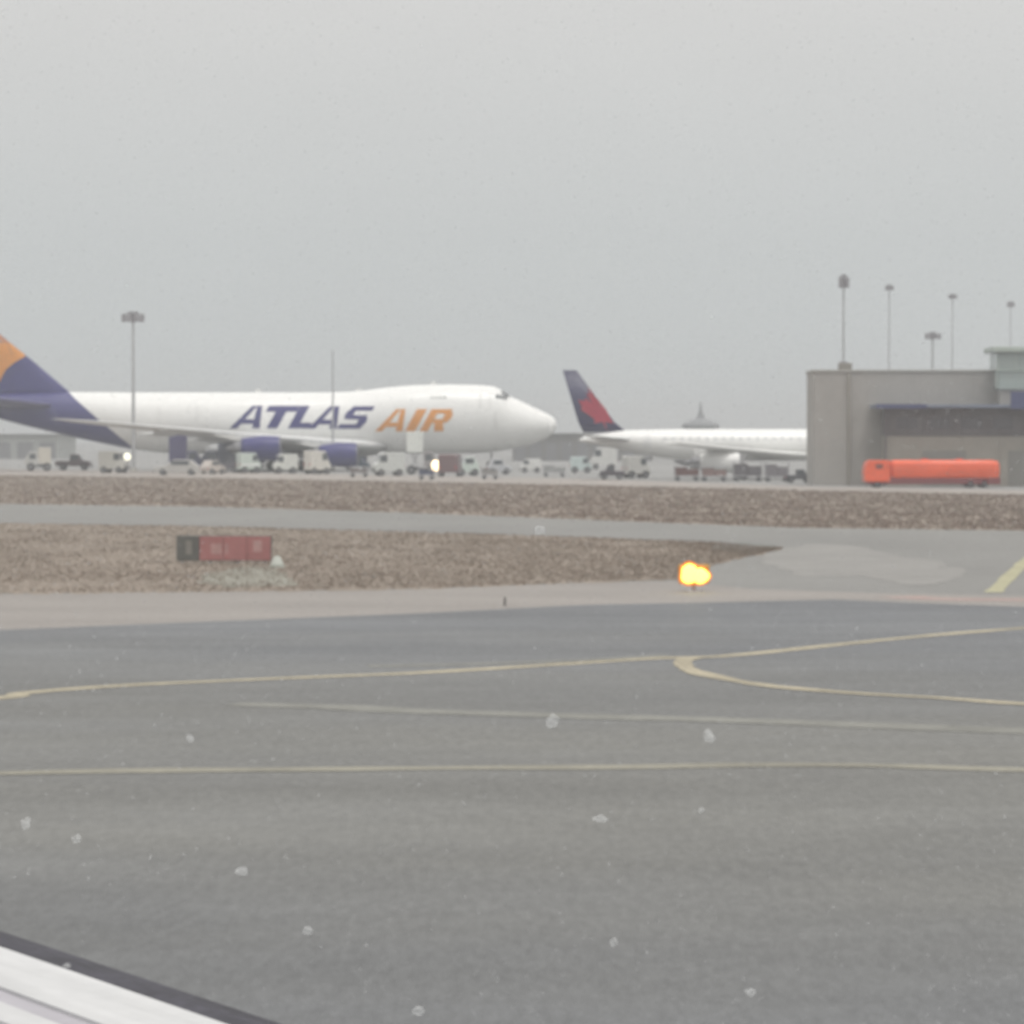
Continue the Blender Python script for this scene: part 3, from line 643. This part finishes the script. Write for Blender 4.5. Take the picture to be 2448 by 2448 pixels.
def wheels(t, xs, W_, r):
    for x in xs:
        for s in (-1, 1):
            wl = link('wheel', T(((x, s*(W_/2-0.12), r), (x, s*(W_/2+0.02), r), r), n=18), m_tyre, t)
            link('rim', T(((x, s*(W_/2+0.021), r), (x, s*(W_/2+0.03), r), r*0.55), n=14), m_metal, wl)
def wedge_glass(t, kind, L_, W_, H_):
    pr = PROF[kind]; idx = {'van': 4, 'car': 5, 'pickup': 4, 'bus': 4, 'cab': 2}[kind]
    (xa, za), (xb, zb) = pr[idx], pr[idx+1]
    a = Vector((xa*L_, 0, za*H_)); b = Vector((xb*L_, 0, zb*H_)); d = b - a; n = Vector((-d.z, 0, d.x)).normalized()
    if n.x < 0: n = -n
    a2 = a + d*0.1 + n*0.012; b2 = a + d*0.9 + n*0.012
    if kind == 'bus': b2 = a + d*0.55 + n*0.012
    bm = bmesh.new(); vs_ = []
    for p in (a2, b2):
        for s in (-1, 1): vs_.append(bm.verts.new((p.x, s*W_*0.43, p.z)))
    bm.faces.new((vs_[0], vs_[1], vs_[3], vs_[2])); link('windscreen', bm, m_vg, t, kind='sheet')
def vehicle(name, kind, px0, px1, ytop, ybase, col, label, cat, yaw=0, flip=False, stripe=None, lights=None, group=None):
    Y = depth(ybase); s = F / Y; H_ = (ybase - ytop)/s; span = (px1 - px0)/s; W_ = {'van': 1.95, 'car': 1.8, 'pickup': 1.95, 'bus': 2.5, 'cab': 2.3}[kind]
    ya = R(yaw); L_ = max((span - W_*abs(math.sin(ya))) / max(math.cos(ya), 0.2), W_*1.2)
    cx = X((px0+px1)/2, Y)
    t = thing(name, label, cat, (0, 0, 0), 0, group); rz = ya + (math.pi if flip else 0)
    t.rotation_euler = (0, 0, rz); t.location = (cx - math.cos(rz)*L_/2, Y + 1 - math.sin(rz)*L_/2, 0)
    m = mat('vehicle paint %s %.2f %.2f %.2f' % ((kind,) + tuple(col)), col, 0.4, 0.05, 1.5, coat=0.2)
    link('body', prism(PROF[kind], L_, W_, H_), m, t)
    a, b, c, d = WIN[kind]
    for sd_ in (-1, 1): link('side_window', B((a*L_, b*L_*0.97, sd_*(W_/2+0.002), sd_*(W_/2+0.014), c*H_, d*H_)), m_vg, t)
    wedge_glass(t, kind, L_, W_, H_)
    r = min(0.36, H_*0.2) if kind not in ('bus', 'cab') else 0.48
    wheels(t, (0.2*L_, 0.8*L_), W_, r)
    link('bumper', B((L_-0.02, L_+0.10, -W_*0.47, W_*0.47, 0.2*H_, 0.30*H_)), m_dark, t)
    for sd_ in (-1, 1):
        link('headlight', B((L_-0.01, L_+0.03, sd_*W_*0.36-0.13, sd_*W_*0.36+0.13, 0.36*H_, 0.46*H_)), m_lens, t)
        link('tail_light', B((-0.03, 0.01, sd_*W_*0.42-0.07, sd_*W_*0.42+0.07, 0.36*H_, 0.50*H_)), m_tail, t)
    if stripe:
        for sd_ in (-1, 1): link('side_stripe', B((0.04*L_, 0.95*L_, sd_*(W_/2+0.003), sd_*(W_/2+0.018), 0.36*H_, 0.46*H_)), mat('stripe %.2f' % stripe[0], stripe, 0.5, 0.05, 1), t)
    return t, L_, W_, H_
def box_truck(name, px0, px1, ytop, ybase, cbox, ccab, label, cat='truck', flip=False, boxz=0.9, cabfrac=0.26, yaw=0, lift=0.0):
    Y = depth(ybase); s = F/Y; H_ = (ybase-ytop)/s; L_ = (px1-px0)/s; W_ = 2.4; cx = X((px0+px1)/2, Y)
    t = thing(name, label, cat); rz = R(yaw) + (math.pi if flip else 0); t.rotation_euler = (0, 0, rz)
    t.location = (cx - math.cos(rz)*L_/2, Y + 1.2 - math.sin(rz)*L_/2, 0)
    mb = mat('cargo box %.2f %.2f %.2f' % tuple(cbox), cbox, 0.5, 0.05, 1); mc = mat('cab %.2f %.2f %.2f' % tuple(ccab), ccab, 0.4, 0.05, 1)
    cl = max(1.5, L_*cabfrac); bl_ = L_ - cl - 0.12
    link('cargo_box', B((0, bl_, -W_/2, W_/2, boxz+lift, H_), bevel=0.04), mb, t)
    ch = min(H_*0.82, 2.4)
    cbn = link('cab', prism(PROF['cab'], cl, W_*0.94, ch-0.3, bl_+0.12, 0.3), mc, t)
    for sd_ in (-1, 1): link('side_window', B((bl_+0.3, bl_+0.12+cl*0.6, sd_*(W_*0.47+0.002), sd_*(W_*0.47+0.014), 0.3+(ch-0.3)*0.56, 0.3+(ch-0.3)*0.88)), m_vg, cbn)
    bm = bmesh.new(); a = Vector((bl_+0.12+cl*0.63, 0, 0.3+(ch-0.3)*0.96)); b = Vector((bl_+0.12+cl*0.93, 0, 0.3+(ch-0.3)*0.61))
    n = Vector((0.02, 0, 0.02)); vv = [bm.verts.new((p.x+n.x, q_*W_*0.4, p.z+n.z)) for p in (a, b) for q_ in (-1, 1)]; bm.faces.new((vv[0], vv[1], vv[3], vv[2]))
    link('windscreen', bm, m_vg, cbn, kind='sheet')
    link('chassis', B((0.1, L_-0.3, -0.45, 0.45, 0.45, 0.75)), m_dark, t)
    if lift:
        link('scissor_lift', T(((0.5, -0.8, 0.8), (bl_-0.5, -0.8, boxz+lift), 0.07), ((bl_-0.5, -0.8, 0.8), (0.5, -0.8, boxz+lift), 0.07), ((0.5, 0.8, 0.8), (bl_-0.5, 0.8, boxz+lift), 0.07), ((bl_-0.5, 0.8, 0.8), (0.5, 0.8, boxz+lift), 0.07)), m_strut, t)
        link('deck', B((0, bl_, -W_/2, W_/2, 0.76, 0.86)), m_strut, t)
    wheels(t, (L_*0.15, L_-cl*0.5), W_, 0.48)
    for sd_ in (-1, 1): link('headlight', B((L_-0.02, L_+0.03, sd_*0.85-0.13, sd_*0.85+0.13, 0.75, 0.95)), m_lens, t)
    return t, L_, W_, H_
WH = (0.70, 0.70, 0.67); GRN = (0.56, 0.63, 0.58); GY = (0.40, 0.40, 0.40)
V = vehicle
box_truck('box_truck', 55, 118, 1070, 1126, (0.60, 0.57, 0.50), (0.5, 0.5, 0.48), 'cream topped box truck at far left under the jumbo tail', flip=True, yaw=8)
V('utility_truck', 'pickup', 132, 216, 1086, 1124, (0.11, 0.075, 0.08), 'dark maroon pickup parked second from the left under the jumbo tail', 'pickup')
pk = V('pickup_truck', 'van', 234, 305, 1079, 1131, (0.62, 0.61, 0.56), 'cream white van with a lit headlamp beside the left floodlight mast', 'van', flip=False, yaw=-12)
V('sedan', 'car', 366, 478, 1099, 1136, (0.47, 0.46, 0.44), 'pale grey low car below the purple box truck', 'car', flip=True)
V('car', 'car', 482, 532, 1101, 1133, (0.52, 0.47, 0.43), 'beige car seen nearly end-on below the dark blue-grey cargo truck', 'car', yaw=35)
box_truck('box_truck', 402, 478, 1030, 1128, (0.075, 0.065, 0.16), (0.10, 0.10, 0.2), 'tall dark purple box truck between the tail and the engine of the jumbo', cabfrac=0.2, yaw=4)
box_truck('cargo_truck', 478, 632, 1056, 1127, (0.12, 0.125, 0.17), (0.10, 0.10, 0.14), 'long dark blue-grey cargo truck under the jumbo wing', flip=True)
V('tow_tractor', 'pickup', 526, 566, 1094, 1130, (0.10, 0.09, 0.11), 'small dark tow tractor left of the mint white van', 'tractor')
V('van', 'van', 566, 618, 1083, 1131, GRN, 'mint white van with a bright white side stripe', 'van', stripe=(0.8, 0.82, 0.8), yaw=20)
V('van', 'van', 648, 712, 1086, 1132, (0.66, 0.67, 0.63), 'white van between the mint striped van and the cream van below ATLAS', 'van', yaw=10, flip=True)
V('van', 'van', 728, 786, 1078, 1134, (0.64, 0.62, 0.57), 'cream van just left of the slim bare pole', 'van', yaw=25)
V('cargo_tug', 'pickup', 822, 884, 1092, 1126, (0.05, 0.075, 0.11), 'dark teal tug in the shade under the wing root', 'tractor')
V('van', 'van', 888, 968, 1082, 1138, (0.58, 0.60, 0.58), 'round-nosed grey white van below the orange letters', 'van', flip=True, yaw=12)
box_truck('catering_truck', 972, 1046, 1032, 1134, (0.72, 0.74, 0.70), (0.30, 0.28, 0.28), 'catering truck with its white box raised on a lift below the orange letters', boxz=0.9, lift=1.45, cabfrac=0.30)
V('service_van', 'van', 1056, 1096, 1086, 1140, (0.16, 0.10, 0.105), 'dark maroon service van right of the bright warm lamp', 'van', yaw=78)
V('car', 'car', 1086, 1146, 1093, 1137, GRN, 'mint white car right of the maroon service van', 'car', flip=True, yaw=10)
V('car', 'car', 1163, 1222, 1098, 1134, (0.46, 0.47, 0.49), 'grey car in front of the jumbo nose gear', 'car', yaw=6)
V('van', 'van', 1246, 1292, 1097, 1130, (0.66, 0.66, 0.64), 'small white van under the tip of the jumbo nose', 'van', flip=True)
V('van', 'van', 1366, 1412, 1092, 1131, (0.50, 0.58, 0.57), 'pale teal van just left of the airliner tail', 'van')
V('van', 'van', 1412, 1476, 1070, 1122, (0.62, 0.62, 0.60), 'off-white van directly below the airliner tail fin', 'van', flip=True)
V('tow_tractor', 'pickup', 1440, 1487, 1112, 1146, (0.09, 0.075, 0.09), 'low dark tow tractor in front of the off-white van', 'tractor', flip=True)
V('van', 'van', 1492, 1550, 1090, 1143, (0.55, 0.545, 0.52), 'light grey van right of the dark tow tractor', 'van', yaw=15)

# bright headlamps
def lamp(px, py, Y, rpx, m, label, ratio=1.0):
    p = at(px, py, Y); r = rpx * Y / F
    t = thing('vehicle_lamp', label, 'lamp', (p.x, Y, 0))  # a vehicle's headlamp, modelled apart on its own stand
    bm = bmesh.new(); bmesh.ops.create_uvsphere(bm, u_segments=16, v_segments=10, radius=r)
    for v_ in bm.verts: v_.co.z = v_.co.z*ratio + p.z; v_.co.y *= 0.5
    link('lens', bm, m, t, smooth=True)
    link('housing', B((-r*0.8, r*0.8, r*0.3, r*0.9, p.z-r*0.8, p.z+r*0.8), bevel=0.03), m_dark, t)
    link('stand', T(((0, r*0.6, 0), (0, r*0.6, p.z-r*0.5), 0.05)), m_strut, t)
lamp(304, 1092, 366, 9, m_hl, 'pale yellow lit van headlamp on its own stand at the foot of the left floodlight mast')
lamp(1041, 1113, 350, 10, m_hlw, 'bright warm white lamp glowing below the raised catering box', 1.35)

# baggage carts and loader near the airliner
def cart(px0, px1, ytop, ybase, colb, label, group='baggage carts under the airliner'):
    Y = depth(ybase); s = F/Y; L_ = (px1-px0)/s; H_ = (ybase-ytop)/s
    t = thing('baggage_cart', label, 'cart', (X(px0, Y), Y, 0), group=group)
    link('deck', B((0, L_, -0.8, 0.8, 0.38, 0.48)), m_strut, t)
    link('load', B((0.08, L_*0.5, -0.7, 0.7, 0.482, H_*0.86), (L_*0.5+0.02, L_-0.1, -0.7, 0.7, 0.482, H_*0.74), bevel=0.05), mat('load %.2f' % colb[0], colb, 0.8, 0.15, 2), t)
    link('canopy', B((0, L_, -0.8, 0.8, H_-0.06, H_)), m_strut, t)
    link('post', T(((0.05, -0.75, 0.4), (0.05, -0.75, H_), 0.03), ((L_-0.05, -0.75, 0.4), (L_-0.05, -0.75, H_), 0.03), ((0.05, 0.75, 0.4), (0.05, 0.75, H_), 0.03), ((L_-0.05, 0.75, 0.4), (L_-0.05, 0.75, H_), 0.03)), m_strut, t)
    wheels(t, (0.3, L_-0.3), 1.5, 0.2)
cart(1612, 1672, 1112, 1149, (0.16, 0.085, 0.08), 'cart loaded with dark red bags, leftmost under the airliner')
cart(1676, 1738, 1114, 1150, (0.24, 0.16, 0.15), 'cart loaded with reddish brown bags, second under the airliner')
cart(1752, 1822, 1102, 1150, (0.14, 0.13, 0.14), 'cart loaded with dark grey cases under the airliner wing')
cart(1828, 1886, 1104, 1151, (0.19, 0.175, 0.19), 'cart loaded with mid grey cases nearest the building')
V('tow_tractor', 'pickup', 1892, 1932, 1122, 1154, (0.08, 0.08, 0.09), 'dark tow tractor beside the left corner of the building', 'tractor')
cart(1000, 1040, 1118, 1147, (0.08, 0.09, 0.15), 'cart with navy cases left of the bright warm lamp', 'low carts before the jumbo jet')
cart(1150, 1192, 1116, 1146, (0.30, 0.29, 0.28), 'cart with pale cases under the jumbo forward fuselage', 'low carts before the jumbo jet')
cart(836, 880, 1116, 1141, (0.20, 0.17, 0.17), 'cart with dull brown cases left of the round-nosed van', 'low carts before the jumbo jet')
cart(1298, 1352, 1110, 1140, (0.34, 0.345, 0.34), 'cart with light grey cases between the jumbo nose and the airliner tail', 'low carts before the jumbo jet')

# ------------------------------------------------------------------ red tanker
RY = depth(1166); rs = F/RY; RL = (2398-2066)/rs; RH = (1166-1099)/rs
rt = thing('red_tanker', 'long low bright red-orange tanker vehicle parked before the annex building', 'tanker', (X(2066, RY), RY+1.3, 0))
m_ro = mat('red orange paint', (0.78, 0.112, 0.038), 0.4, 0.12, 1.0, fine=0.06, fine_scale=4, stretch=(0.3, 1, 1), coat=0.3)
m_rd = mat('dark red paint', (0.20, 0.045, 0.05), 0.5, 0.08, 1.2)
def rsec(x, k): 
    n = 24; cz = RH*0.62; return [(x, 1.2*k*math.copysign(abs(math.cos(a))**0.38, math.cos(a)), cz + RH*0.37*k*math.copysign(abs(math.sin(a))**0.45, math.sin(a))) for a in [2*math.pi*i/n for i in range(n)]]
tank = link('tank', loft([rsec(RL*x, k) for x, k in ((0.19, 0.5), (0.20, 0.85), (0.23, 1.0), (0.93, 1.0), (0.97, 0.9), (0.985, 0.55))]), m_ro, rt, smooth=True)
for k in range(4): link('tank_band', loft([[(RL*(0.32+k*0.17)+dx*0.5, 1.215*math.copysign(abs(math.cos(a))**0.38, math.cos(a)), RH*0.62 + RH*0.378*math.copysign(abs(math.sin(a))**0.45, math.sin(a))) for a in [2*math.pi*i/24 for i in range(24)]] for dx in (0, 0.06)]), m_ro, tank, smooth=True)
link('hatch', T(((RL*0.45, 0, RH*0.97), (RL*0.45, 0, RH*1.03), 0.28), ((RL*0.7, 0, RH*0.97), (RL*0.7, 0, RH*1.03), 0.28), n=16), m_ro, tank)
cabp = [(0.02, .22), (0.0, .55), (.05, .82), (.14, .96), (.26, 1.0), (1, 1.0), (1, .22)]
cab_ = link('cab', prism(cabp, RL*0.185, 2.35, RH*0.98, 0.05, 0), m_ro, rt)
for s in (-1, 1): link('side_window', B((RL*0.085, RL*0.135, s*1.176, s*1.19, RH*0.68, RH*0.84)), mat('tinted red glass', (0.22, 0.07, 0.06), 0.2, 0.05, 2), cab_)
link('chassis', B((0.25, RL*0.985, -1.13, 1.1, RH*0.13, RH*0.36), bevel=0.03), m_rd, rt)
link('side_locker', B((RL*0.30, RL*0.50, -1.22, -1.105, RH*0.14, RH*0.34), (RL*0.55, RL*0.72, -1.22, -1.105, RH*0.14, RH*0.34), bevel=0.01), m_rd, rt)
link('headlight', B((0.0, 0.05, -1.0, -0.7, RH*0.34, RH*0.42)), m_lens, rt); link('headlight', B((0.0, 0.05, 0.7, 1.0, RH*0.34, RH*0.42)), m_lens, rt)
wheels(rt, (RL*0.10, RL*0.77, RL*0.87), 2.2, 0.36)

# ------------------------------------------------------------------ taxiway sign
SY = depth(1348); ss = F/SY; sx0 = X(421, SY); SL = (650-421)/ss; SZ0 = 0.10; SH_ = (1342-1282)/ss + SZ0
sg = thing('taxiway_sign', 'low red airfield sign with a black left panel standing in the dead grass', 'sign', (sx0, SY, 0), R(-3))
m_sr = mat('faded red sign face', (0.36, 0.155, 0.15), 0.5, 0.10, 2.0); m_sb = mat('black sign face', (0.12, 0.12, 0.11), 0.5, 0.15, 3)
m_sp = mat('faded pink sign legend', (0.42, 0.25, 0.235), 0.6, 0.15, 4)
link('housing', B((0, SL, 0.0, 0.16, SZ0, SH_), bevel=0.015), m_sb, sg)
blk = link('black_panel', B((0.03, SL*0.235, -0.03, -0.002, SZ0+0.03, SH_-0.03)), m_sb, sg)
link('panel_mark', B((SL*0.10, SL*0.165, -0.034, -0.031, SZ0+0.2, SH_-0.16)), mat('grey legend', (0.22, 0.21, 0.19), 0.6, 0.1, 3), blk)
for k in range(3):
    a = SL*0.245 + k*SL*0.25; p = link('red_panel', B((a, a+SL*0.245, -0.03, -0.002, SZ0+0.02, SH_-0.02), bevel=0.005), m_sr, sg)
    if k == 0: link('panel_mark', B((a+SL*0.12, a+SL*0.235, -0.034, -0.031, SZ0+0.22, SH_-0.25)), m_sp, p)
    if k == 1: link('panel_mark', B((a+SL*0.02, a+SL*0.05, -0.034, -0.031, SZ0+0.22, SH_-0.25)), m_sp, p)
    if k == 2: link('panel_mark', B((a+SL*0.06, a+SL*0.155, -0.034, -0.031, SZ0+0.28, SH_-0.14), bevel=0.0), m_sp, p)
for k in range(4): link('leg', T(((SL*(0.06+0.29*k), 0.08, 0), (SL*(0.06+0.29*k), 0.08, SZ0), 0.035)), m_strut, sg)
# white marker beside it
MY = depth(1358); mk = thing('edge_marker', 'small white edge marker at the right end of the red sign', 'marker', (X(662, MY), MY, 0))
link('cone', loft([[(r*math.cos(a*math.pi/8), r*math.sin(a*math.pi/8), z) for a in range(16)] for r, z in ((0.24, 0.03), (0.20, 0.12), (0.10, 0.34), (0.05, 0.37))]), mat('chalky white plastic', (0.42, 0.44, 0.40), 0.6, 0.08, 4), mk, smooth=True)
link('base', B((-0.27, 0.27, -0.27, 0.27, 0, 0.035), bevel=0.01), mat('chalky grey plastic', (0.4, 0.42, 0.38), 0.6, 0.08, 4), mk)
# small edge stakes
for (px, yb, hh, lab) in ((60, 1205, 30, 'thin brown stake in the far grass strip at left'), (1207, 1450, 20, 'thin grey stake on the pale shoulder left of the amber light')):
    Y = depth(yb); st = thing('stake', lab, 'stake', (X(px, Y), Y, 0)); h = hh*Y/F
    link('shaft', T(((0, 0, 0), (0, 0, h), 0.03)), mat('stake %d' % px, (0.2, 0.15, 0.14) if px < 100 else (0.17, 0.16, 0.155), 0.8, 0.1, 3), st); link('cap', T(((0, 0, h), (0, 0, h+0.04), 0.04)), m_cap, st)

# ------------------------------------------------------------------ amber guard light
GY_ = depth(1416); gs = F/GY_; gx = X(1660, GY_)
gl = thing('guard_light', 'twin-lensed amber runway guard light shining at the end of the grass verge', 'light', (gx, GY_, 0))
m_am = emat('lit amber lens', (1.0, 0.90, 0.16), 2.4); m_ar = emat('amber glare fringe', (1.0, 0.26, 0.015), 0.75); m_hs = mat('yellow housing', (0.55, 0.30, 0.05), 0.5, 0.08, 3)
hz = 4 - (1374-1045)/gs
link('housing', B((-0.40, 0.40, 0.06, 0.24, hz-0.24, hz+0.26), bevel=0.05), m_hs, gl)
for cx_, rr, dz in ((-0.10, 0.250, 0.02), (0.175, 0.200, -0.03)):  # lenses enlarged with wavy outlines to take in the bloom
    def ring(r0, y0): return [(cx_ + r0*(1+0.07*math.sin(3*a*math.pi/12+rr*9)+0.05*math.cos(5*a*math.pi/12))*math.cos(a*math.pi/12), y0, hz + dz + r0*(1+0.07*math.sin(3*a*math.pi/12+rr*9))*math.sin(a*math.pi/12)) for a in range(24)]
    ln = link('lens', loft([ring(rr, 0.0), ring(rr*0.9, -0.035), ring(rr*0.5, -0.06), ring(0.01, -0.066)]), m_am, gl, smooth=True)
    link('rim', loft([ring(rr*1.24, 0.05), ring(rr*1.26, -0.01), ring(rr*1.01, -0.015), ring(rr*1.01, 0.05)], caps=False), m_ar, ln)  # glowing ring stands in for the orange fringe of the glare
link('pole', T(((0, 0.15, 0.02), (0, 0.15, hz-0.24), 0.06)), m_strut, gl)
link('base_plate', T(((0, 0.15, 0), (0, 0.15, 0.05), 0.22), n=16), m_strut, gl)

# ------------------------------------------------------------------ wing of the aircraft the view is taken from
wz = 2.55
pa = gp(0, 2238, wz); pb = gp(640, 2452, wz); d = (pb - pa).normalized(); nrm = Vector((d.y, -d.x, 0))
if nrm.x > 0: nrm = -nrm
d_w = d.copy(); n_w = nrm.copy(); d = Vector((1, 0, 0)); nrm = Vector((0, -1, 0))
own = thing('aircraft_wing', 'edge of the near aircraft wing, white with dark sealed rim, at lower left', 'wing', (pa.x, pa.y, 0), math.atan2(d_w.y, d_w.x))
m_own = mat('glossy white wing skin', (0.52, 0.525, 0.53), 0.4, 0.13, 3.0, fine=0.04, fine_scale=18, stretch=(0.22, 4.5, 1), coat=0.2)
m_rub = mat('dark rubber edge seal', (0.035, 0.034, 0.045), 0.7, 0.35, 6, fine=0.3, fine_scale=25, stretch=(0.5, 2, 1))
m_groove = mat('grey flap seam', (0.36, 0.35, 0.38), 0.6, 0.1, 6)
def band(name, o0, o1, z0, z1, m, th=0.05, e0=-1.4, e1=2.2, n=24, curve=0.0):
    bm = bmesh.new(); rings = []
    for i in range(n+1):
        s = e0 + (e1-e0)*i/n; p = d*s
        a_ = p + nrm*o0; b_ = p + nrm*o1; c_ = p + nrm*((o0+o1)/2)
        rings.append([(a_.x, a_.y, z0), (c_.x, c_.y, (z0+z1)/2+curve), (b_.x, b_.y, z1), (b_.x, b_.y, z1-th), (a_.x, a_.y, z0-th)])
    o = link(name, loft(rings), m, own); 
    return o
band('edge_seal', -0.05, 0.115, wz-0.004, wz+0.012, m_rub, 0.04, curve=0.006)
band('skin_panel', 0.1155, 0.385, wz+0.016, wz+0.020, m_own, 0.05)
band('seam', 0.3855, 0.475, wz+0.010, wz+0.010, m_groove, 0.04)
band('skin_panel', 0.4755, 0.585, wz+0.020, wz+0.022, m_own, 0.05)
band('seam', 0.5855, 0.64, wz+0.014, wz+0.014, m_groove, 0.04)
band('skin_panel', 0.6405, 2.2, wz+0.022, wz+0.030, m_own, 0.12, curve=0.02)
f0 = d_w*0.72 + n_w*0.10
bm = bmesh.new(); bmesh.ops.create_icosphere(bm, subdivisions=2, radius=0.012)
for v_ in bm.verts: v_.co = v_.co * (1 + 0.3*noise.noise(v_.co*120)); v_.co.z *= 0.6
sn = link('snow_clump', bm, None); sn.location = (pa.x+f0.x, pa.y+f0.y, wz+0.02); tag(sn, 'tiny clump of snow lying on the dark wing edge', 'snow')

# ------------------------------------------------------------------ snow in the air
m_snow = bpy.data.materials.new('snow'); m_snow.use_nodes = True; t_ = m_snow.node_tree; bs = t_.nodes['Principled BSDF']
bs.inputs['Base Color'].default_value = (0.85, 0.87, 0.87, 1); bs.inputs['Roughness'].default_value = 0.9
bs.inputs['Subsurface Weight'].default_value = 0.0
tr = t_.nodes.new('ShaderNodeBsdfTransparent'); mxs = t_.nodes.new('ShaderNodeMixShader'); mxs.inputs[0].default_value = 0.6
nn = t_.nodes.new('ShaderNodeTexNoise'); nn.inputs['Scale'].default_value = 250; mr_ = t_.nodes.new('ShaderNodeMapRange'); mr_.inputs['To Min'].default_value = 0.08; mr_.inputs['To Max'].default_value = 0.26
t_.links.new(nn.outputs['Fac'], mr_.inputs['Value']); t_.links.new(mr_.outputs[0], mxs.inputs[0])
t_.links.new(tr.outputs[0], mxs.inputs[1]); t_.links.new(bs.outputs[0], mxs.inputs[2]); t_.links.new(mxs.outputs[0], t_.nodes['Material Output'].inputs['Surface'])
sn.data.materials.append(m_snow)
FL = [(455,1765,26,24,'roundish snowflake above the left end of the pale edge line'), (1435,1957,42,22,'widest snowflake, a small bar shape over the mid taxiway'), (1467,2253,26,30,'brightest squarish snowflake low in the middle'),
      (62,1968,34,34,'pale snowflake near the left edge below the edge line'), (184,2006,36,26,'dim snowflake right of the left-edge flake'), (576,2083,42,26,'oblong dim snowflake over the taxiway left of centre'),
      (735,2225,30,26,'small three-cornered snowflake above the wing edge'), (1000,2417,38,32,'pale snowflake at the very bottom left of centre'), (1694,1760,36,40,'dim snowflake between the two pale lines right of centre'),
      (1322,1724,38,40,'dim snowflake touching the faint line at centre'), (1794,2372,34,24,'snowflake low on the right half'),
      (1676,1937,18,18,'tiny snowflake right of the bar-shaped flake'), (1290,1268,34,34,'dim snowflake in front of the far taxiway')]
for k, (px, py, wx, wy, lab) in enumerate(FL):
    Y = 3.2 + 1.8*random.random(); p = at(px, py, Y); r = Y/F*0.5
    bm = bmesh.new(); bmesh.ops.create_icosphere(bm, subdivisions=3, radius=1)
    for v_ in bm.verts:
        c = v_.co.copy(); f_ = 0.85 + 0.55*noise.noise(c*1.3 + Vector((k*7.3, 0, 0)))
        v_.co = Vector((c.x*wx*r, c.y*(wx+wy)/2*r, c.z*wy*r)) * f_ * 0.85
    o = link('snowflake', bm, m_snow, smooth=True); o.location = p; tag(o, lab, 'snowflake', 'falling snowflakes')
rnd = random.Random(11); verts = []; faces = []
for k in range(42000):
    Y = 8 + 45*rnd.random()**1.2; px = rnd.uniform(-300, 2750); py = rnd.uniform(-300, 2500)
    p = at(px, py, Y)
    if p.z < 0.1 or Y < 9.8 and py > 2100 and px < 800: continue
    r = rnd.uniform(0.0018, 0.0040); i = len(verts)
    q0 = Vector((rnd.uniform(-1,1), rnd.uniform(-1,1), rnd.uniform(-1,1))).normalized(); q1 = q0.orthogonal().normalized(); q2 = q0.cross(q1)
    for q_ in (q0, q1, q2, -q0, -q1, -q2): verts.append(p + q_*r*rnd.uniform(0.6, 1.3))
    for f_ in ((0,1,2),(1,3,2),(3,4,2),(4,0,2),(1,0,5),(3,1,5),(4,3,5),(0,4,5)): faces.append([i+j for j in f_])
me = bpy.data.meshes.new('falling_snow'); me.from_pydata(verts, [], faces); me.materials.append(m_snow)
o = bpy.data.objects.new('falling_snow', me); C.objects.link(o); o['kind'] = 'stuff'; tag(o, 'fine light snow drifting through the air over the whole airfield', 'snow')

# ------------------------------------------------------------------ haze
HZ = 0.00075
bm = B((-1700, 1700, -90, 3100, -1.0, 27.0)); hm = bpy.data.materials.new('haze'); hm.use_nodes = True; ht = hm.node_tree; ht.nodes.clear()
ho = ht.nodes.new('ShaderNodeOutputMaterial'); hv = ht.nodes.new('ShaderNodeVolumePrincipled')
hv.inputs['Color'].default_value = (0.93, 0.95, 0.96, 1); hv.inputs['Density'].default_value = HZ; hv.inputs['Anisotropy'].default_value = 0.2
ht.links.new(hv.outputs[0], ho.inputs['Volume'])
o = link('haze', bm, hm); o['kind'] = 'stuff'
